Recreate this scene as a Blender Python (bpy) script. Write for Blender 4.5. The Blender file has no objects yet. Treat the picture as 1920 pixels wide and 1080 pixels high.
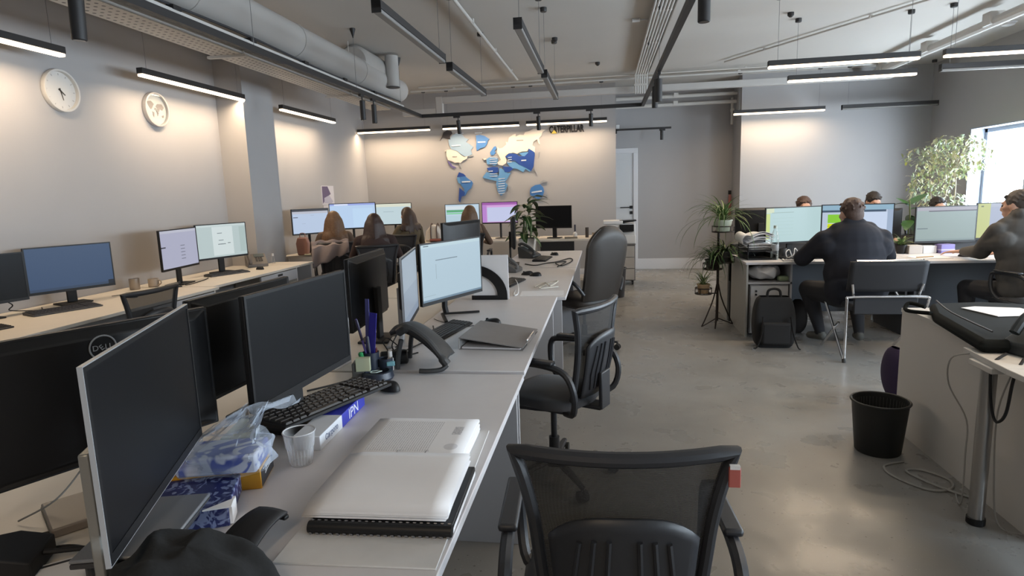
import bpy, bmesh, math, random
import numpy as np
from mathutils import Vector, Matrix, Euler
random.seed(7)
PI = math.pi
S = bpy.context.scene
COL = S.collection
R = math.radians

# ---------------------------------------------------------------- camera, sky, exposure
cam = bpy.data.objects.new('camera', bpy.data.cameras.new('camera'))
COL.objects.link(cam)
cam.data.sensor_width = 36.0
cam.data.lens = 1143.27 / 1920 * 36.0
cam.data.clip_start = 0.05
yaw, pit, rol = -0.152456, -0.155286, -0.0326278
_f = Vector((math.sin(yaw)*math.cos(pit), math.cos(yaw)*math.cos(pit), math.sin(pit)))
_r = Vector((math.cos(yaw), -math.sin(yaw), 0)); _u = _r.cross(_f)
_c, _s = math.cos(rol), math.sin(rol)
_r2 = _c*_r + _s*_u; _u2 = -_s*_r + _c*_u
cam.matrix_world = Matrix(((_r2.x, _u2.x, -_f.x, 0), (_r2.y, _u2.y, -_f.y, 0), (_r2.z, _u2.z, -_f.z, 1.5), (0, 0, 0, 1)))
S.camera = cam

SKY = (0.80, 0.90, 1.0); SKY_POWER = 38.0
LAMP_COL = (1.0, 0.76, 0.51); LAMP_POWER = 5.0; LAMP_WATTS = 18.5
W = bpy.data.worlds.new('overcast_sky'); S.world = W; W.use_nodes = True
W.node_tree.nodes['Background'].inputs[0].default_value = (*SKY, 1)
W.node_tree.nodes['Background'].inputs[1].default_value = SKY_POWER
S.view_settings.view_transform = 'Standard'; S.view_settings.look = 'None'
S.view_settings.gamma = 1; S.view_settings.exposure = 0.0; S.view_settings.use_curve_mapping = False
S.cycles.use_denoising = True
S.cycles.max_bounces = 8; S.cycles.diffuse_bounces = 5; S.cycles.transparent_max_bounces = 16
S.cycles.sample_clamp_indirect = 6.0
S.cycles.caustics_reflective = False; S.cycles.caustics_refractive = False

# ---------------------------------------------------------------- materials
MATS = {}
def hexc(h):
    v = [int(h[i:i+2], 16)/255 for i in (0, 2, 4)]
    return tuple(x/12.92 if x <= .04045 else ((x+.055)/1.055)**2.4 for x in v)
def mat(name, col=(.5, .5, .5), rough=.5, metal=0.0, spec=.5, noise=0.0, nscale=30.0, bump=0.0, bscale=200.0, emit=None, es=1.0, sheen=0.0, trans=0.0, coat=0.0):
    if name in MATS: return MATS[name]
    if isinstance(col, str): col = hexc(col)
    m = bpy.data.materials.new(name); m.use_nodes = True; MATS[name] = m
    nt = m.node_tree; b = nt.nodes['Principled BSDF']
    b.inputs['Base Color'].default_value = (*col, 1); b.inputs['Roughness'].default_value = rough
    b.inputs['Metallic'].default_value = metal; b.inputs['Specular IOR Level'].default_value = spec
    b.inputs['Sheen Weight'].default_value = sheen
    b.inputs['Transmission Weight'].default_value = trans
    b.inputs['Coat Weight'].default_value = coat
    if emit:
        b.inputs['Emission Color'].default_value = (*emit, 1); b.inputs['Emission Strength'].default_value = es
    if noise or bump:
        tc = nt.nodes.new('ShaderNodeTexCoord')
    if noise:
        n = nt.nodes.new('ShaderNodeTexNoise'); n.inputs['Scale'].default_value = nscale; n.inputs['Detail'].default_value = 4
        nt.links.new(tc.outputs['Object'], n.inputs['Vector'])
        mx = nt.nodes.new('ShaderNodeMix'); mx.data_type = 'RGBA'
        mx.inputs[6].default_value = (*[c*(1-noise) for c in col], 1); mx.inputs[7].default_value = (*[min(1, c*(1+noise)) for c in col], 1)
        nt.links.new(n.outputs['Fac'], mx.inputs[0]); nt.links.new(mx.outputs[2], b.inputs['Base Color'])
    if bump:
        n2 = nt.nodes.new('ShaderNodeTexNoise'); n2.inputs['Scale'].default_value = bscale; n2.inputs['Detail'].default_value = 3
        nt.links.new(tc.outputs['Object'], n2.inputs['Vector'])
        bp = nt.nodes.new('ShaderNodeBump'); bp.inputs['Strength'].default_value = bump; bp.inputs['Distance'].default_value = .002
        nt.links.new(n2.outputs['Fac'], bp.inputs['Height']); nt.links.new(bp.outputs['Normal'], b.inputs['Normal'])
    return m
def node_rects(nt, x, y, base, rects):
    """colour output: base colour with flat printed rectangles laid over it, x and y being 0..1 sockets"""
    N, L = nt.nodes, nt.links
    def math_(op, a, b):
        n = N.new('ShaderNodeMath'); n.operation = op
        for i, v in enumerate((a, b)):
            if isinstance(v, (int, float)): n.inputs[i].default_value = v
            else: L.new(v, n.inputs[i])
        return n.outputs[0]
    cur = None
    for (x0, y0, x1, y1, c) in rects:
        mk = math_('MULTIPLY', math_('MULTIPLY', math_('GREATER_THAN', x, x0), math_('LESS_THAN', x, x1)),
                   math_('MULTIPLY', math_('GREATER_THAN', y, y0), math_('LESS_THAN', y, y1)))
        mx = N.new('ShaderNodeMix'); mx.data_type = 'RGBA'; L.new(mk, mx.inputs[0])
        if cur is None: mx.inputs[6].default_value = (*base, 1)
        else: L.new(cur, mx.inputs[6])
        mx.inputs[7].default_value = (*c, 1); cur = mx.outputs[2]
    return cur
def screen_mat(name, base, rects, es=1.0):
    if name in MATS: return MATS[name]
    m = bpy.data.materials.new(name); m.use_nodes = True; MATS[name] = m
    nt = m.node_tree; b = nt.nodes['Principled BSDF']
    b.inputs['Base Color'].default_value = (.007, .0075, .009, 1); b.inputs['Roughness'].default_value = .38; b.inputs['Specular IOR Level'].default_value = .18
    uv = nt.nodes.new('ShaderNodeUVMap'); sp = nt.nodes.new('ShaderNodeSeparateXYZ'); nt.links.new(uv.outputs[0], sp.inputs[0])
    base = hexc(base) if isinstance(base, str) else base
    rects = [(*r[:4], hexc(r[4]) if isinstance(r[4], str) else r[4]) for r in rects]
    c = node_rects(nt, sp.outputs[0], sp.outputs[1], base, rects) if rects else None
    if c is not None: nt.links.new(c, b.inputs['Emission Color'])
    else: b.inputs['Emission Color'].default_value = (*base, 1)
    b.inputs['Emission Strength'].default_value = es
    return m

# ---------------------------------------------------------------- geometry collector
class G:
    def __init__(s): s.v = []; s.f = []; s.m = []; s.uv = {}
    def add(s, vs, fs, m=0, M=None):
        o = len(s.v)
        for p in vs:
            p = Vector(p)
            s.v.append(tuple(M @ p) if M is not None else tuple(p))
        for f in fs: s.f.append([o+i for i in f]); s.m.append(m)
        return s
    def box(s, x0, x1, y0, y1, z0, z1, m=0, M=None):
        v = [(x0, y0, z0), (x1, y0, z0), (x1, y1, z0), (x0, y1, z0), (x0, y0, z1), (x1, y0, z1), (x1, y1, z1), (x0, y1, z1)]
        return s.add(v, [(3, 2, 1, 0), (4, 5, 6, 7), (0, 1, 5, 4), (1, 2, 6, 5), (2, 3, 7, 6), (3, 0, 4, 7)], m, M)
    def cbox(s, c, d, m=0, M=None):
        return s.box(c[0]-d[0]/2, c[0]+d[0]/2, c[1]-d[1]/2, c[1]+d[1]/2, c[2]-d[2]/2, c[2]+d[2]/2, m, M)
    def tube(s, path, r, n=8, m=0, cap=True, closed=False, M=None, flat=1.0):
        P = [Vector(p) for p in path]; k = len(P)
        rs = r if isinstance(r, (list, tuple)) else [r]*k
        if not closed and k < 2: return s
        T = []
        for i in range(k):
            if closed: t = P[(i+1) % k]-P[i-1]
            else: t = P[min(i+1, k-1)]-P[max(i-1, 0)]
            T.append(t.normalized() if t.length > 1e-9 else Vector((0, 0, 1)))
        a = Vector((0, 0, 1)) if abs(T[0].z) < .9 else Vector((1, 0, 0))
        u = T[0].cross(a).normalized(); vs = []; fs = []
        for i in range(k):
            u = (u-T[i]*u.dot(T[i])).normalized(); w = T[i].cross(u)
            for j in range(n):
                an = 2*PI*j/n
                vs.append(P[i]+(u*math.cos(an)+w*math.sin(an)*flat)*rs[i])
        for i in range(k if closed else k-1):
            for j in range(n):
                a0, a1 = i*n+j, i*n+(j+1) % n; b0, b1 = ((i+1) % k)*n+j, ((i+1) % k)*n+(j+1) % n
                fs.append((a0, a1, b1, b0))
        if cap and not closed: fs.append(tuple(range(n-1, -1, -1))); fs.append(tuple((k-1)*n+j for j in range(n)))
        return s.add(vs, fs, m, M)
    def cyl(s, p0, p1, r0, r1=None, n=16, m=0, M=None): return s.tube([p0, p1], [r0, r0 if r1 is None else r1], n, m, True, False, M)
    def lathe(s, prof, n=24, c=(0, 0, 0), m=0, M=None, sx=1, sy=1):
        vs = []; fs = []; k = len(prof)
        for r, z in prof:
            for j in range(n):
                a = 2*PI*j/n; vs.append((c[0]+r*math.cos(a)*sx, c[1]+r*math.sin(a)*sy, c[2]+z))
        for i in range(k-1):
            for j in range(n): fs.append((i*n+j, i*n+(j+1) % n, (i+1)*n+(j+1) % n, (i+1)*n+j))
        if prof[0][0] > 1e-6: fs.append(tuple(range(n-1, -1, -1)))
        if prof[-1][0] > 1e-6: fs.append(tuple((k-1)*n+j for j in range(n)))
        return s.add(vs, fs, m, M)
    def prism(s, poly, t0, t1, m=0, M=None):
        """2D outline in x,y extruded from z=t0 to t1 (use M to orient)"""
        n = len(poly); vs = [(x, y, t0) for x, y in poly]+[(x, y, t1) for x, y in poly]
        a = sum(poly[i][0]*poly[(i+1) % n][1]-poly[(i+1) % n][0]*poly[i][1] for i in range(n))
        fs = [tuple(range(n-1, -1, -1)), tuple(range(n, 2*n))]+[(i, (i+1) % n, n+(i+1) % n, n+i) for i in range(n)]
        if a < 0: fs = [f[::-1] for f in fs]
        return s.add(vs, fs, m, M)
    def ell(s, c, r, nu=16, nv=10, m=0, M=None):
        vs = []; fs = []
        for i in range(nv+1):
            th = PI*i/nv
            for j in range(nu):
                ph = 2*PI*j/nu
                vs.append((c[0]+r[0]*math.sin(th)*math.cos(ph), c[1]+r[1]*math.sin(th)*math.sin(ph), c[2]+r[2]*math.cos(th)))
        for i in range(nv):
            for j in range(nu):
                a, b, c2, d = i*nu+j, (i+1)*nu+j, (i+1)*nu+(j+1) % nu, i*nu+(j+1) % nu
                fs.append((a, b, c2, d))
        return s.add(vs, fs, m, M)
    def grid(s, fn, nu, nv, m=0, M=None, uv=False):
        vs = [fn(i/nu, j/nv) for j in range(nv+1) for i in range(nu+1)]
        fs = [(j*(nu+1)+i, j*(nu+1)+i+1, (j+1)*(nu+1)+i+1, (j+1)*(nu+1)+i) for j in range(nv) for i in range(nu)]
        return s.add(vs, fs, m, M)
    def quad_uv(s, pts, m=0):
        s.add(pts, [(0, 1, 2, 3)], m); s.uv[len(s.f)-1] = [(0, 0), (1, 0), (1, 1), (0, 1)]; return s
    def build(s, name, mats, parent=None, smooth=35, bevel=0, solid=0, seg=2, kind=None):
        me = bpy.data.meshes.new(name); me.from_pydata(s.v, [], s.f)
        if not isinstance(mats, (list, tuple)): mats = [mats]
        for x in mats: me.materials.append(x)
        if len(mats) > 1: me.polygons.foreach_set('material_index', s.m)
        if s.uv:
            ul = me.uv_layers.new(name='UVMap')
            for fi, q in s.uv.items():
                for k, li in enumerate(me.polygons[fi].loop_indices): ul.data[li].uv = q[k]
        me.validate(); me.update()
        if smooth: me.shade_smooth(); me.set_sharp_from_angle(angle=R(smooth))
        o = bpy.data.objects.new(name, me); COL.objects.link(o)
        if parent is not None: o.parent = parent
        if solid:
            md = o.modifiers.new('solid', 'SOLIDIFY'); md.thickness = solid; md.offset = 0
        if bevel:
            md = o.modifiers.new('bevel', 'BEVEL'); md.width = bevel; md.segments = seg; md.limit_method = 'ANGLE'; md.angle_limit = R(40)
        if kind: o['kind'] = kind
        return o

def thing(name, label, cat, loc=(0, 0, 0), rz=0.0, group=None):
    o = bpy.data.objects.new(name, None); COL.objects.link(o); o.empty_display_size = .1
    o.location = loc; o.rotation_euler = (0, 0, rz)
    o['label'] = label; o['category'] = cat
    if group: o['group'] = group
    return o
def tag(o, label, cat, group=None, loc=None, rz=None):
    o['label'] = label; o['category'] = cat
    if group: o['group'] = group
    if loc is not None: o.location = loc
    if rz is not None: o.rotation_euler = (0, 0, rz)
    return o
def struct(name, g, m, **k):
    o = g.build(name, m, **k); o['kind'] = 'structure'; return o
def dup(root, label, loc, rz=0.0, group=None, cat=None):
    def cp(o, par):
        c = o.copy(); COL.objects.link(c); c.parent = par
        for ch in list(o.children): cp(ch, c)
        return c
    r = cp(root, None); r.location = loc; r.rotation_euler = (0, 0, rz); r['label'] = label
    if group: r['group'] = group
    if cat: r['category'] = cat
    return r
def text_geo(g, s, size, depth, M, m=0, sx=1.0, align='CENTER', bold=0.0):
    cu = bpy.data.curves.new('t', 'FONT'); cu.body = s; cu.size = size; cu.extrude = depth/2; cu.align_x = align; cu.align_y = 'CENTER'; cu.resolution_u = 3; cu.offset = bold
    o = bpy.data.objects.new('t', cu); COL.objects.link(o)
    bpy.context.view_layer.update()
    me = o.evaluated_get(bpy.context.evaluated_depsgraph_get()).to_mesh()
    g.add([(v.co.x*sx, v.co.y, v.co.z) for v in me.vertices], [tuple(p.vertices) for p in me.polygons], m, M)
    o.to_mesh_clear(); bpy.data.objects.remove(o); bpy.data.curves.remove(cu)
def bez(p0, p1, p2, p3, n=12):
    a, b, c, d = map(Vector, (p0, p1, p2, p3)); out = []
    for i in range(n+1):
        t = i/n; out.append(a*(1-t)**3+b*3*t*(1-t)**2+c*3*t*t*(1-t)+d*t**3)
    return out
def spline(pts, n=6):
    P = [Vector(p) for p in pts]; out = []
    for i in range(len(P)-1):
        p0, p1, p2, p3 = P[max(i-1, 0)], P[i], P[i+1], P[min(i+2, len(P)-1)]
        for k in range(n):
            t = k/n
            out.append(.5*((2*p1)+(p2-p0)*t+(2*p0-5*p1+4*p2-p3)*t*t+(3*p1-p0-3*p2+p3)*t**3))
    out.append(P[-1]); return out
def frame(o, x, y):
    """matrix with given origin and x,y axes"""
    x = Vector(x).normalized(); y = Vector(y); y = (y-x*y.dot(x)).normalized(); z = x.cross(y); o = Vector(o)
    return Matrix(((x.x, y.x, z.x, o.x), (x.y, y.y, z.y, o.y), (x.z, y.z, z.z, o.z), (0, 0, 0, 1)))
UPX = frame((0, 0, 0), (1, 0, 0), (0, 0, 1))   # outline x,y -> world x,z ; extrusion -> -y
def put(M, loc): return Matrix.Translation(Vector(loc)) @ M

BLACK = mat('black_plastic', (.010, .010, .011), .45, spec=.35)
BLACKM = mat('matt_black_plastic', (.014, .014, .015), .6, spec=.35)
DARK = mat('dark_grey_plastic', (.045, .045, .05), .5)
CHROME = mat('chrome', (.75, .75, .77), .18, 1.0)
SILVER = mat('silver_plastic', (.42, .43, .45), .35, .3)
WHITE = mat('white_plastic', (.72, .72, .72), .4)
PAPER = mat('white_paper', (.80, .79, .80), .8, noise=.04, nscale=8)
RUBBER = mat('black_rubber', (.02, .02, .02), .7)
# ---------------------------------------------------------------- room
CEIL = 3.3
WALLM = mat('wall_paint', (.385, .375, .375), .8, noise=.03, nscale=3, bump=.15, bscale=120)
CEILM = mat('ceiling_paint', (.55, .525, .49), .85, noise=.03, nscale=2)
TRIMM = mat('white_trim', (.68, .68, .70), .5)
FLOORM = bpy.data.materials.new('speckled_vinyl'); FLOORM.use_nodes = True
def floor_nodes(m):
    nt = m.node_tree; b = nt.nodes['Principled BSDF']; N, L = nt.nodes, nt.links
    tc = N.new('ShaderNodeTexCoord')
    n1 = N.new('ShaderNodeTexNoise'); n1.noise_dimensions = '2D'; n1.inputs['Scale'].default_value = 1.3; n1.inputs['Detail'].default_value = 5; L.new(tc.outputs['Object'], n1.inputs['Vector'])
    r1 = N.new('ShaderNodeValToRGB'); r1.color_ramp.elements[0].color = (.235, .226, .210, 1); r1.color_ramp.elements[1].color = (.285, .275, .258, 1)
    r1.color_ramp.elements[0].position = .3; r1.color_ramp.elements[1].position = .7; L.new(n1.outputs['Fac'], r1.inputs['Fac'])
    cur = r1.outputs[0]
    for sc, th, col in ((30, .085, (.15, .143, .132)), (58, .09, (.31, .30, .28))):
        v = N.new('ShaderNodeTexVoronoi'); v.voronoi_dimensions = '2D'; v.inputs['Scale'].default_value = sc; L.new(tc.outputs['Object'], v.inputs['Vector'])
        wn = N.new('ShaderNodeMath'); wn.operation = 'LESS_THAN'; L.new(v.outputs['Distance'], wn.inputs[0])
        sp = N.new('ShaderNodeSeparateXYZ'); L.new(v.outputs['Color'], sp.inputs[0])
        ml = N.new('ShaderNodeMath'); ml.operation = 'MULTIPLY'; L.new(sp.outputs[0], ml.inputs[0]); ml.inputs[1].default_value = th*1.8
        L.new(ml.outputs[0], wn.inputs[1])
        gt = N.new('ShaderNodeMath'); gt.operation = 'GREATER_THAN'; L.new(sp.outputs[1], gt.inputs[0]); gt.inputs[1].default_value = .84
        mm = N.new('ShaderNodeMath'); mm.operation = 'MULTIPLY'; L.new(wn.outputs[0], mm.inputs[0]); L.new(gt.outputs[0], mm.inputs[1])
        mx = N.new('ShaderNodeMix'); mx.data_type = 'RGBA'; L.new(mm.outputs[0], mx.inputs[0]); L.new(cur, mx.inputs[6]); mx.inputs[7].default_value = (*col, 1); cur = mx.outputs[2]
    L.new(cur, b.inputs['Base Color'])
    n2 = N.new('ShaderNodeTexNoise'); n2.noise_dimensions = '2D'; n2.inputs['Scale'].default_value = 4; n2.inputs['Detail'].default_value = 6; L.new(tc.outputs['Object'], n2.inputs['Vector'])
    mr = N.new('ShaderNodeMapRange'); mr.inputs['From Min'].default_value = .3; mr.inputs['From Max'].default_value = .7; mr.inputs['To Min'].default_value = .24; mr.inputs['To Max'].default_value = .42
    L.new(n2.outputs['Fac'], mr.inputs['Value']); L.new(mr.outputs[0], b.inputs['Roughness'])
floor_nodes(FLOORM)
XL, XR, YB, YC, YF = -4.35, 5.2, 11.0, 11.6, -2.6     # walls: window side at XR, map wall at YB, corridor back at YC
struct('floor', G().box(XL-.2, XR+.4, YF-.2, YC+.2, -.1, 0), FLOORM, smooth=0)
struct('ceiling', G().box(XL-.2, XR+.4, YF-.2, YC+.2, CEIL, CEIL+.15), CEILM, smooth=0)
struct('wall_left', G().box(XL-.2, XL, YF-.2, YC+.2, 0, CEIL), WALLM, smooth=0)
struct('wall_pier', G().box(XL, -4.02, 6.61, 7.25, 0, CEIL), WALLM, smooth=0)
struct('wall_back', G().box(XL, .213, YB, YC, 0, CEIL), WALLM, smooth=0)
struct('wall_corridor', G().box(.21, 2.3, YC, YC+.2, 0, CEIL), WALLM, smooth=0)
struct('wall_far_right', G().box(2.285, XR+.2, 10.95, YC, 0, CEIL), WALLM, smooth=0)
struct('wall_front', G().box(XL-.2, XR+.2, YF-.2, YF, 0, CEIL), WALLM, smooth=0)
# window wall with four openings
WY = [(-1.3, .6), (1.6, 3.5), (4.6, 6.5), (7.93, 9.83)]; WZ0, WZ1 = .92, 2.19
g = G(); edges = [YF-.2]+[e for w in WY for e in w]+[YC]
for i in range(0, len(edges), 2): g.box(XR, XR+.32, edges[i], edges[i+1], 0, CEIL)
for a, b in WY: g.box(XR, XR+.32, a, b, 0, WZ0); g.box(XR, XR+.32, a, b, WZ1, CEIL)
struct('wall_right', g, WALLM, smooth=0)
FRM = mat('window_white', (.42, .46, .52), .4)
GLASSM = bpy.data.materials.new('window_glass'); GLASSM.use_nodes = True
nt = GLASSM.node_tree; nt.nodes.clear(); mo = nt.nodes.new('ShaderNodeOutputMaterial'); tr = nt.nodes.new('ShaderNodeBsdfTransparent'); gl = nt.nodes.new('ShaderNodeBsdfGlossy'); gl.inputs['Roughness'].default_value = .02
mxs = nt.nodes.new('ShaderNodeMixShader'); mxs.inputs[0].default_value = .06; tr.inputs[0].default_value = (.93, .95, .96, 1)
nt.links.new(tr.outputs[0], mxs.inputs[1]); nt.links.new(gl.outputs[0], mxs.inputs[2]); nt.links.new(mxs.outputs[0], mo.inputs[0])
for i, (a, b) in enumerate(WY):
    x = XR+.18; fw = .07; c = (a+b)/2
    g = G()
    for (y0, y1, z0, z1) in ((a, b, WZ0, WZ0+fw), (a, b, WZ1-fw, WZ1), (a, a+fw, WZ0, WZ1), (b-fw, b, WZ0, WZ1), (c-.04, c+.04, WZ0, WZ1)):
        g.box(x, x+.07, y0, y1, z0, z1)
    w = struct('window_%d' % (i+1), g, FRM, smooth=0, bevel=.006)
    for y0, y1 in ((a+fw, c-.04), (c+.04, b-fw)):
        G().box(x+.03, x+.036, y0, y1, WZ0+fw, WZ1-fw).build('pane', GLASSM, w, smooth=0)
    G().box(XR-.12, x, a-.04, b+.04, WZ0-.035, WZ0).build('window_sill', TRIMM, w, bevel=.005)
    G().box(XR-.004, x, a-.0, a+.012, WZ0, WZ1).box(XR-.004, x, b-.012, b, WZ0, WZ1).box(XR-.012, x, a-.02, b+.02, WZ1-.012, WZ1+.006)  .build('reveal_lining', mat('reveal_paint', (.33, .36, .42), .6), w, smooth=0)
    l = bpy.data.lights.new('window_portal', 'AREA'); l.shape = 'RECTANGLE'; l.size = WZ1-WZ0; l.size_y = b-a; l.cycles.is_portal = True
    lo = bpy.data.objects.new('window_portal', l); COL.objects.link(lo); lo.location = (XR+.30, c, (WZ0+WZ1)/2); lo.rotation_euler = (0, R(90), 0)
# skirting boards
struct('baseboard_corridor', G().box(.62, 2.285, YC-.014, YC, 0, .2), TRIMM, bevel=.004)
struct('baseboard_left', G().box(XL, XL+.014, YF, 6.61, 0, .1).box(XL, XL+.014, 7.25, YB, 0, .1), TRIMM, smooth=0)
struct('baseboard_back', G().box(XL, .213, YB-.014, YB, 0, .1), TRIMM, smooth=0)
struct('baseboard_right', G().box(2.285, XR, 10.936, 10.95, 0, .1).box(XR-.014, XR, YF, 10.95, 0, .1), TRIMM, smooth=0)
# door at the end of the corridor
g = G().box(.54, .62, YC-.03, YC+.02, 0, 2.14).box(.21, .62, YC-.03, YC+.02, 2.14, 2.23)
d = struct('door_1', g, TRIMM, bevel=.005)
g = G().box(.21, .54, YC-.012, YC+.02, .01, 2.14)
g.build('door_panel', mat('door_white', (.60, .61, .62), .5), d, smooth=0)
G().box(.21, .475, YC-.018, YC-.012, .95, 2.03).build('door_inset', mat('door_white'), d, bevel=.003)
g = G().cbox((.50, YC-.018, 1.16), (.055, .014, .055)).tube([(.50, YC-.03, 1.16), (.50, YC-.055, 1.16), (.30, YC-.055, 1.16)], .009, 8)
g.build('door_handle', BLACK, d, bevel=.002)
G().cbox((.50, YC-.018, 1.06), (.055, .014, .055)).build('lock_plate', BLACK, d, bevel=.002)

# ---------------------------------------------------------------- lamps
LAMPON = mat('lamp_diffuser_lit', (.8, .8, .8), .5, emit=LAMP_COL, es=LAMP_POWER)
LAMPOFF = mat('lamp_diffuser_unlit', (.22, .21, .20), .5)
HOUS = mat('lamp_housing', (.022, .020, .020), .5)
WIRE = mat('steel_wire', (.25, .25, .25), .4, .6)
def lamp(label, a, b, z, lit=True, group=None, wires=True):
    a = Vector((*a, z)); b = Vector((*b, z)); L = (b-a).length; c = (a+b)/2; rz = math.atan2(b.y-a.y, b.x-a.x)
    t = thing('linear_lamp', label, 'lamp', c, rz, group)
    G().box(-L/2, L/2, -.030, .030, -.006, .045).build('housing', HOUS, t, bevel=.003)
    G().box(-L/2+.004, L/2-.004, -.028, .028, -.030, -.006).build('diffuser', LAMPON if lit else LAMPOFF, t, bevel=.008, seg=3)
    if lit:
        l = bpy.data.lights.new('lamp_light', 'AREA'); l.shape = 'RECTANGLE'; l.size = L-.02; l.size_y = .05; l.color = LAMP_COL; l.energy = LAMP_WATTS*L/1.4; l.spread = R(165)
        lo = bpy.data.objects.new('lamp_light', l); COL.objects.link(lo); lo.parent = t; lo.location = (0, 0, -.0325)
    if not lit: G().box(-L/2, -L/2+.006, -.031, .031, -.032, .046).box(L/2-.006, L/2, -.031, .031, -.032, .046).build('end_cap', HOUS, t, smooth=0)
    if wires:
        for s in (-1, 1):
            x = s*(L/2-.09)
            w = G().cyl((x, 0, .045), (x, 0, CEIL-z-.04), .0022, n=5).build('suspension_wire', WIRE, t)
            G().lathe([(.03, -.04), (.034, -.03), (.034, 0)], 14, (x, 0, CEIL-z)).build('ceiling_rose', HOUS, w)
    return t
ZL = 2.65
gl_ = 'lit lamps along the clock wall'
lamp('lit linear lamp above the pale clock, cut by the frame edge', (-4.04, 2.75), (-4.04, 4.29), ZL)
lamp('lit linear lamp above the small grey-map clock, ending at the pier', (-4.04, 5.07), (-4.04, 6.65), ZL)
lamp('lit linear lamp on the clock wall beyond the pier', (-4.04, 7.48), (-4.04, 9.05), ZL)
lamp('lit linear lamp in the wall corner above the poster', (-4.36+.03, 10.66), (-3.0, 10.66), ZL)
lamp('lit linear lamp above the western half of the blue wall map', (-2.77, 10.66), (-1.42, 10.66), ZL)
lamp('lit linear lamp above the black wall lettering', (-1.30, 10.66), (.066, 10.66), ZL)
lamp('short lit linear lamp on the lit wall beside the corridor corner', (2.09, 10.62), (3.48, 10.62), ZL)
lamp('unlit black linear lamp before the dim wall near the pale tree', (3.73, 10.62), (5.12, 10.62), ZL, False)
lamp('lit pendant lamp higher of the close pair over the men', (1.61, 6.58), (2.97, 6.55), ZL)
lamp('lit pendant lamp lower of the close pair over the men', (2.06, 7.53), (3.38, 7.50), ZL)
lamp('lit pendant lamp running off the frame edge near the window', (3.17, 6.53), (4.55, 6.55), ZL)
lamp('added unseen fill pendant above the desk with the flat black bag', (2.0, 3.02), (3.4, 3.0), ZL)  # added out of view to brighten the near desks
lamp('added unseen fill pendant above the chrome-legged desk', (2.3, 2.02), (3.7, 2.0), ZL)  # also added unseen, for more warm light on the near desks
lamp('added unseen fill pendant behind the camera over the desk island', (-.58, -2.1), (-.58, -.45), ZL)  # added behind the camera to lift the near island desk
lamp('unlit pendant lamp running off the frame edge near the window', (3.54, 7.35), (4.9, 7.38), ZL, False)
lamp('unlit dark pendant lamp, longest of the four over the desk island', (-1.37, 3.80), (-1.365, 5.36), ZL, False)
lamp('unlit dark pendant lamp behind the longest one over the desk island', (-1.385, 5.68), (-1.37, 7.24), ZL, False)
lamp('unlit dark pendant lamp aimed at the wall lettering', (-.58, 4.42), (-.587, 6.10), ZL, False)
lamp('unlit dark pendant lamp furthest along the row aimed at the lettering', (-.575, 6.30), (-.577, 7.83), ZL, False)

# ---------------------------------------------------------------- black light track with spotlights
TX0, TX1, TY = -2.66, .55, 9.0
t = thing('light_track', 'long black ceiling track bent into a rectangle over the desks', 'light track', (TX0, TY, ZL))
g = G().box(-.02, .02, -11.4, -.018, -.02, .03).box(-.02, TX1-TX0+.02, -.018, .018, -.02, .03).box(TX1-TX0-.02, TX1-TX0+.02, -11.4, -.018, -.02, .03)
g.build('rail', HOUS, t, smooth=0)
for x, y in ((0, -.9), (0, -2.4), (0, -4.4), (TX1-TX0, -1.1), (TX1-TX0, -2.6), (TX1-TX0, -5)):
    w = G().cyl((x, y, .02), (x, y, CEIL-ZL-.09), .0022, n=5).build('suspension_wire', WIRE, t)
    G().lathe([(.004, -.1), (.03, -.012), (.03, 0)], 12, (x, y, CEIL-ZL)).build('cone_mount', HOUS, w)
sp0 = None
def spot(label, loc, rz=0, tilt=0.0, L=.2, r=.03):
    t = thing('track_spotlight', label, 'spotlight', loc, rz, 'spotlights on the black track')
    G().box(-.05, .05, -.016, .016, -.045, -.015).build('adapter', HOUS, t, bevel=.003)
    G().cyl((.02, 0, -.04), (.02, 0, -.10), .008, n=8).build('stem', HOUS, t)
    c, s = math.cos(tilt), math.sin(tilt)
    M = put(Euler((tilt, 0, 0)).to_matrix().to_4x4(), (.02, 0, -.10))
    b = G().lathe([(r*.8, .02), (r, .015), (r, -L), (r*.9, -L-.004)], 20, M=M).build('lamp_can', HOUS, t)
    G().lathe([(r*.85, -L+.004), (r*.85, -L-.005)], 16, M=M).build('lens', mat('spot_lens', (.03, .03, .03), .2), b)
    return t
spot('black spotlight hanging large above the pale clock', (TX0, 2.93, ZL), R(90), .05, .2, .036)
spot('first black spotlight of the pair near the wall corner', (TX0, 6.72, ZL), R(90), 0, .19)
spot('second black spotlight of the pair near the wall corner', (TX0, 7.07, ZL), R(90), 0, .19)
spot('black spotlight before the map, over the dark northern piece', (-2.12, TY, ZL), 0, .35, .17)
spot('black spotlight before the map, between two lit lamps', (-.94, TY, ZL), 0, .3, .17)
spot('black spotlight before the black wall lettering', (-.19, TY, ZL), 0, .25, .15)
spot('slim black spotlight first of the pair over the aisle', (TX1, 6.9, ZL), R(90), 0, .2)
spot('black spotlight second of the pair over the aisle', (TX1, 6.45, ZL), R(90), 0, .2, .036)
spot('black spotlight cut by the frame top over the aisle', (TX1, 3.62, ZL), R(90), 0, .16, .034)
spot('black box spotlight cut by the frame corner above the lamp', (-3.0, 2.75, ZL+.03), R(90), 0, .16, .036)
t = thing('corridor_track', 'short black light track across the corridor with one spotlight', 'light track', (.21, 11.2, 2.525))
G().box(.0, .96, -.016, .016, -.014, .018).build('rail', HOUS, t, smooth=0)
G().box(-.0, .03, -.016, .016, -.06, .018).build('bracket', HOUS, t, smooth=0)
G().box(.76, .86, -.016, .016, -.045, -.012).cyl((.8, 0, -.04), (.8, 0, -.2), .026, n=14).build('lamp_can', HOUS, t)
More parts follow.
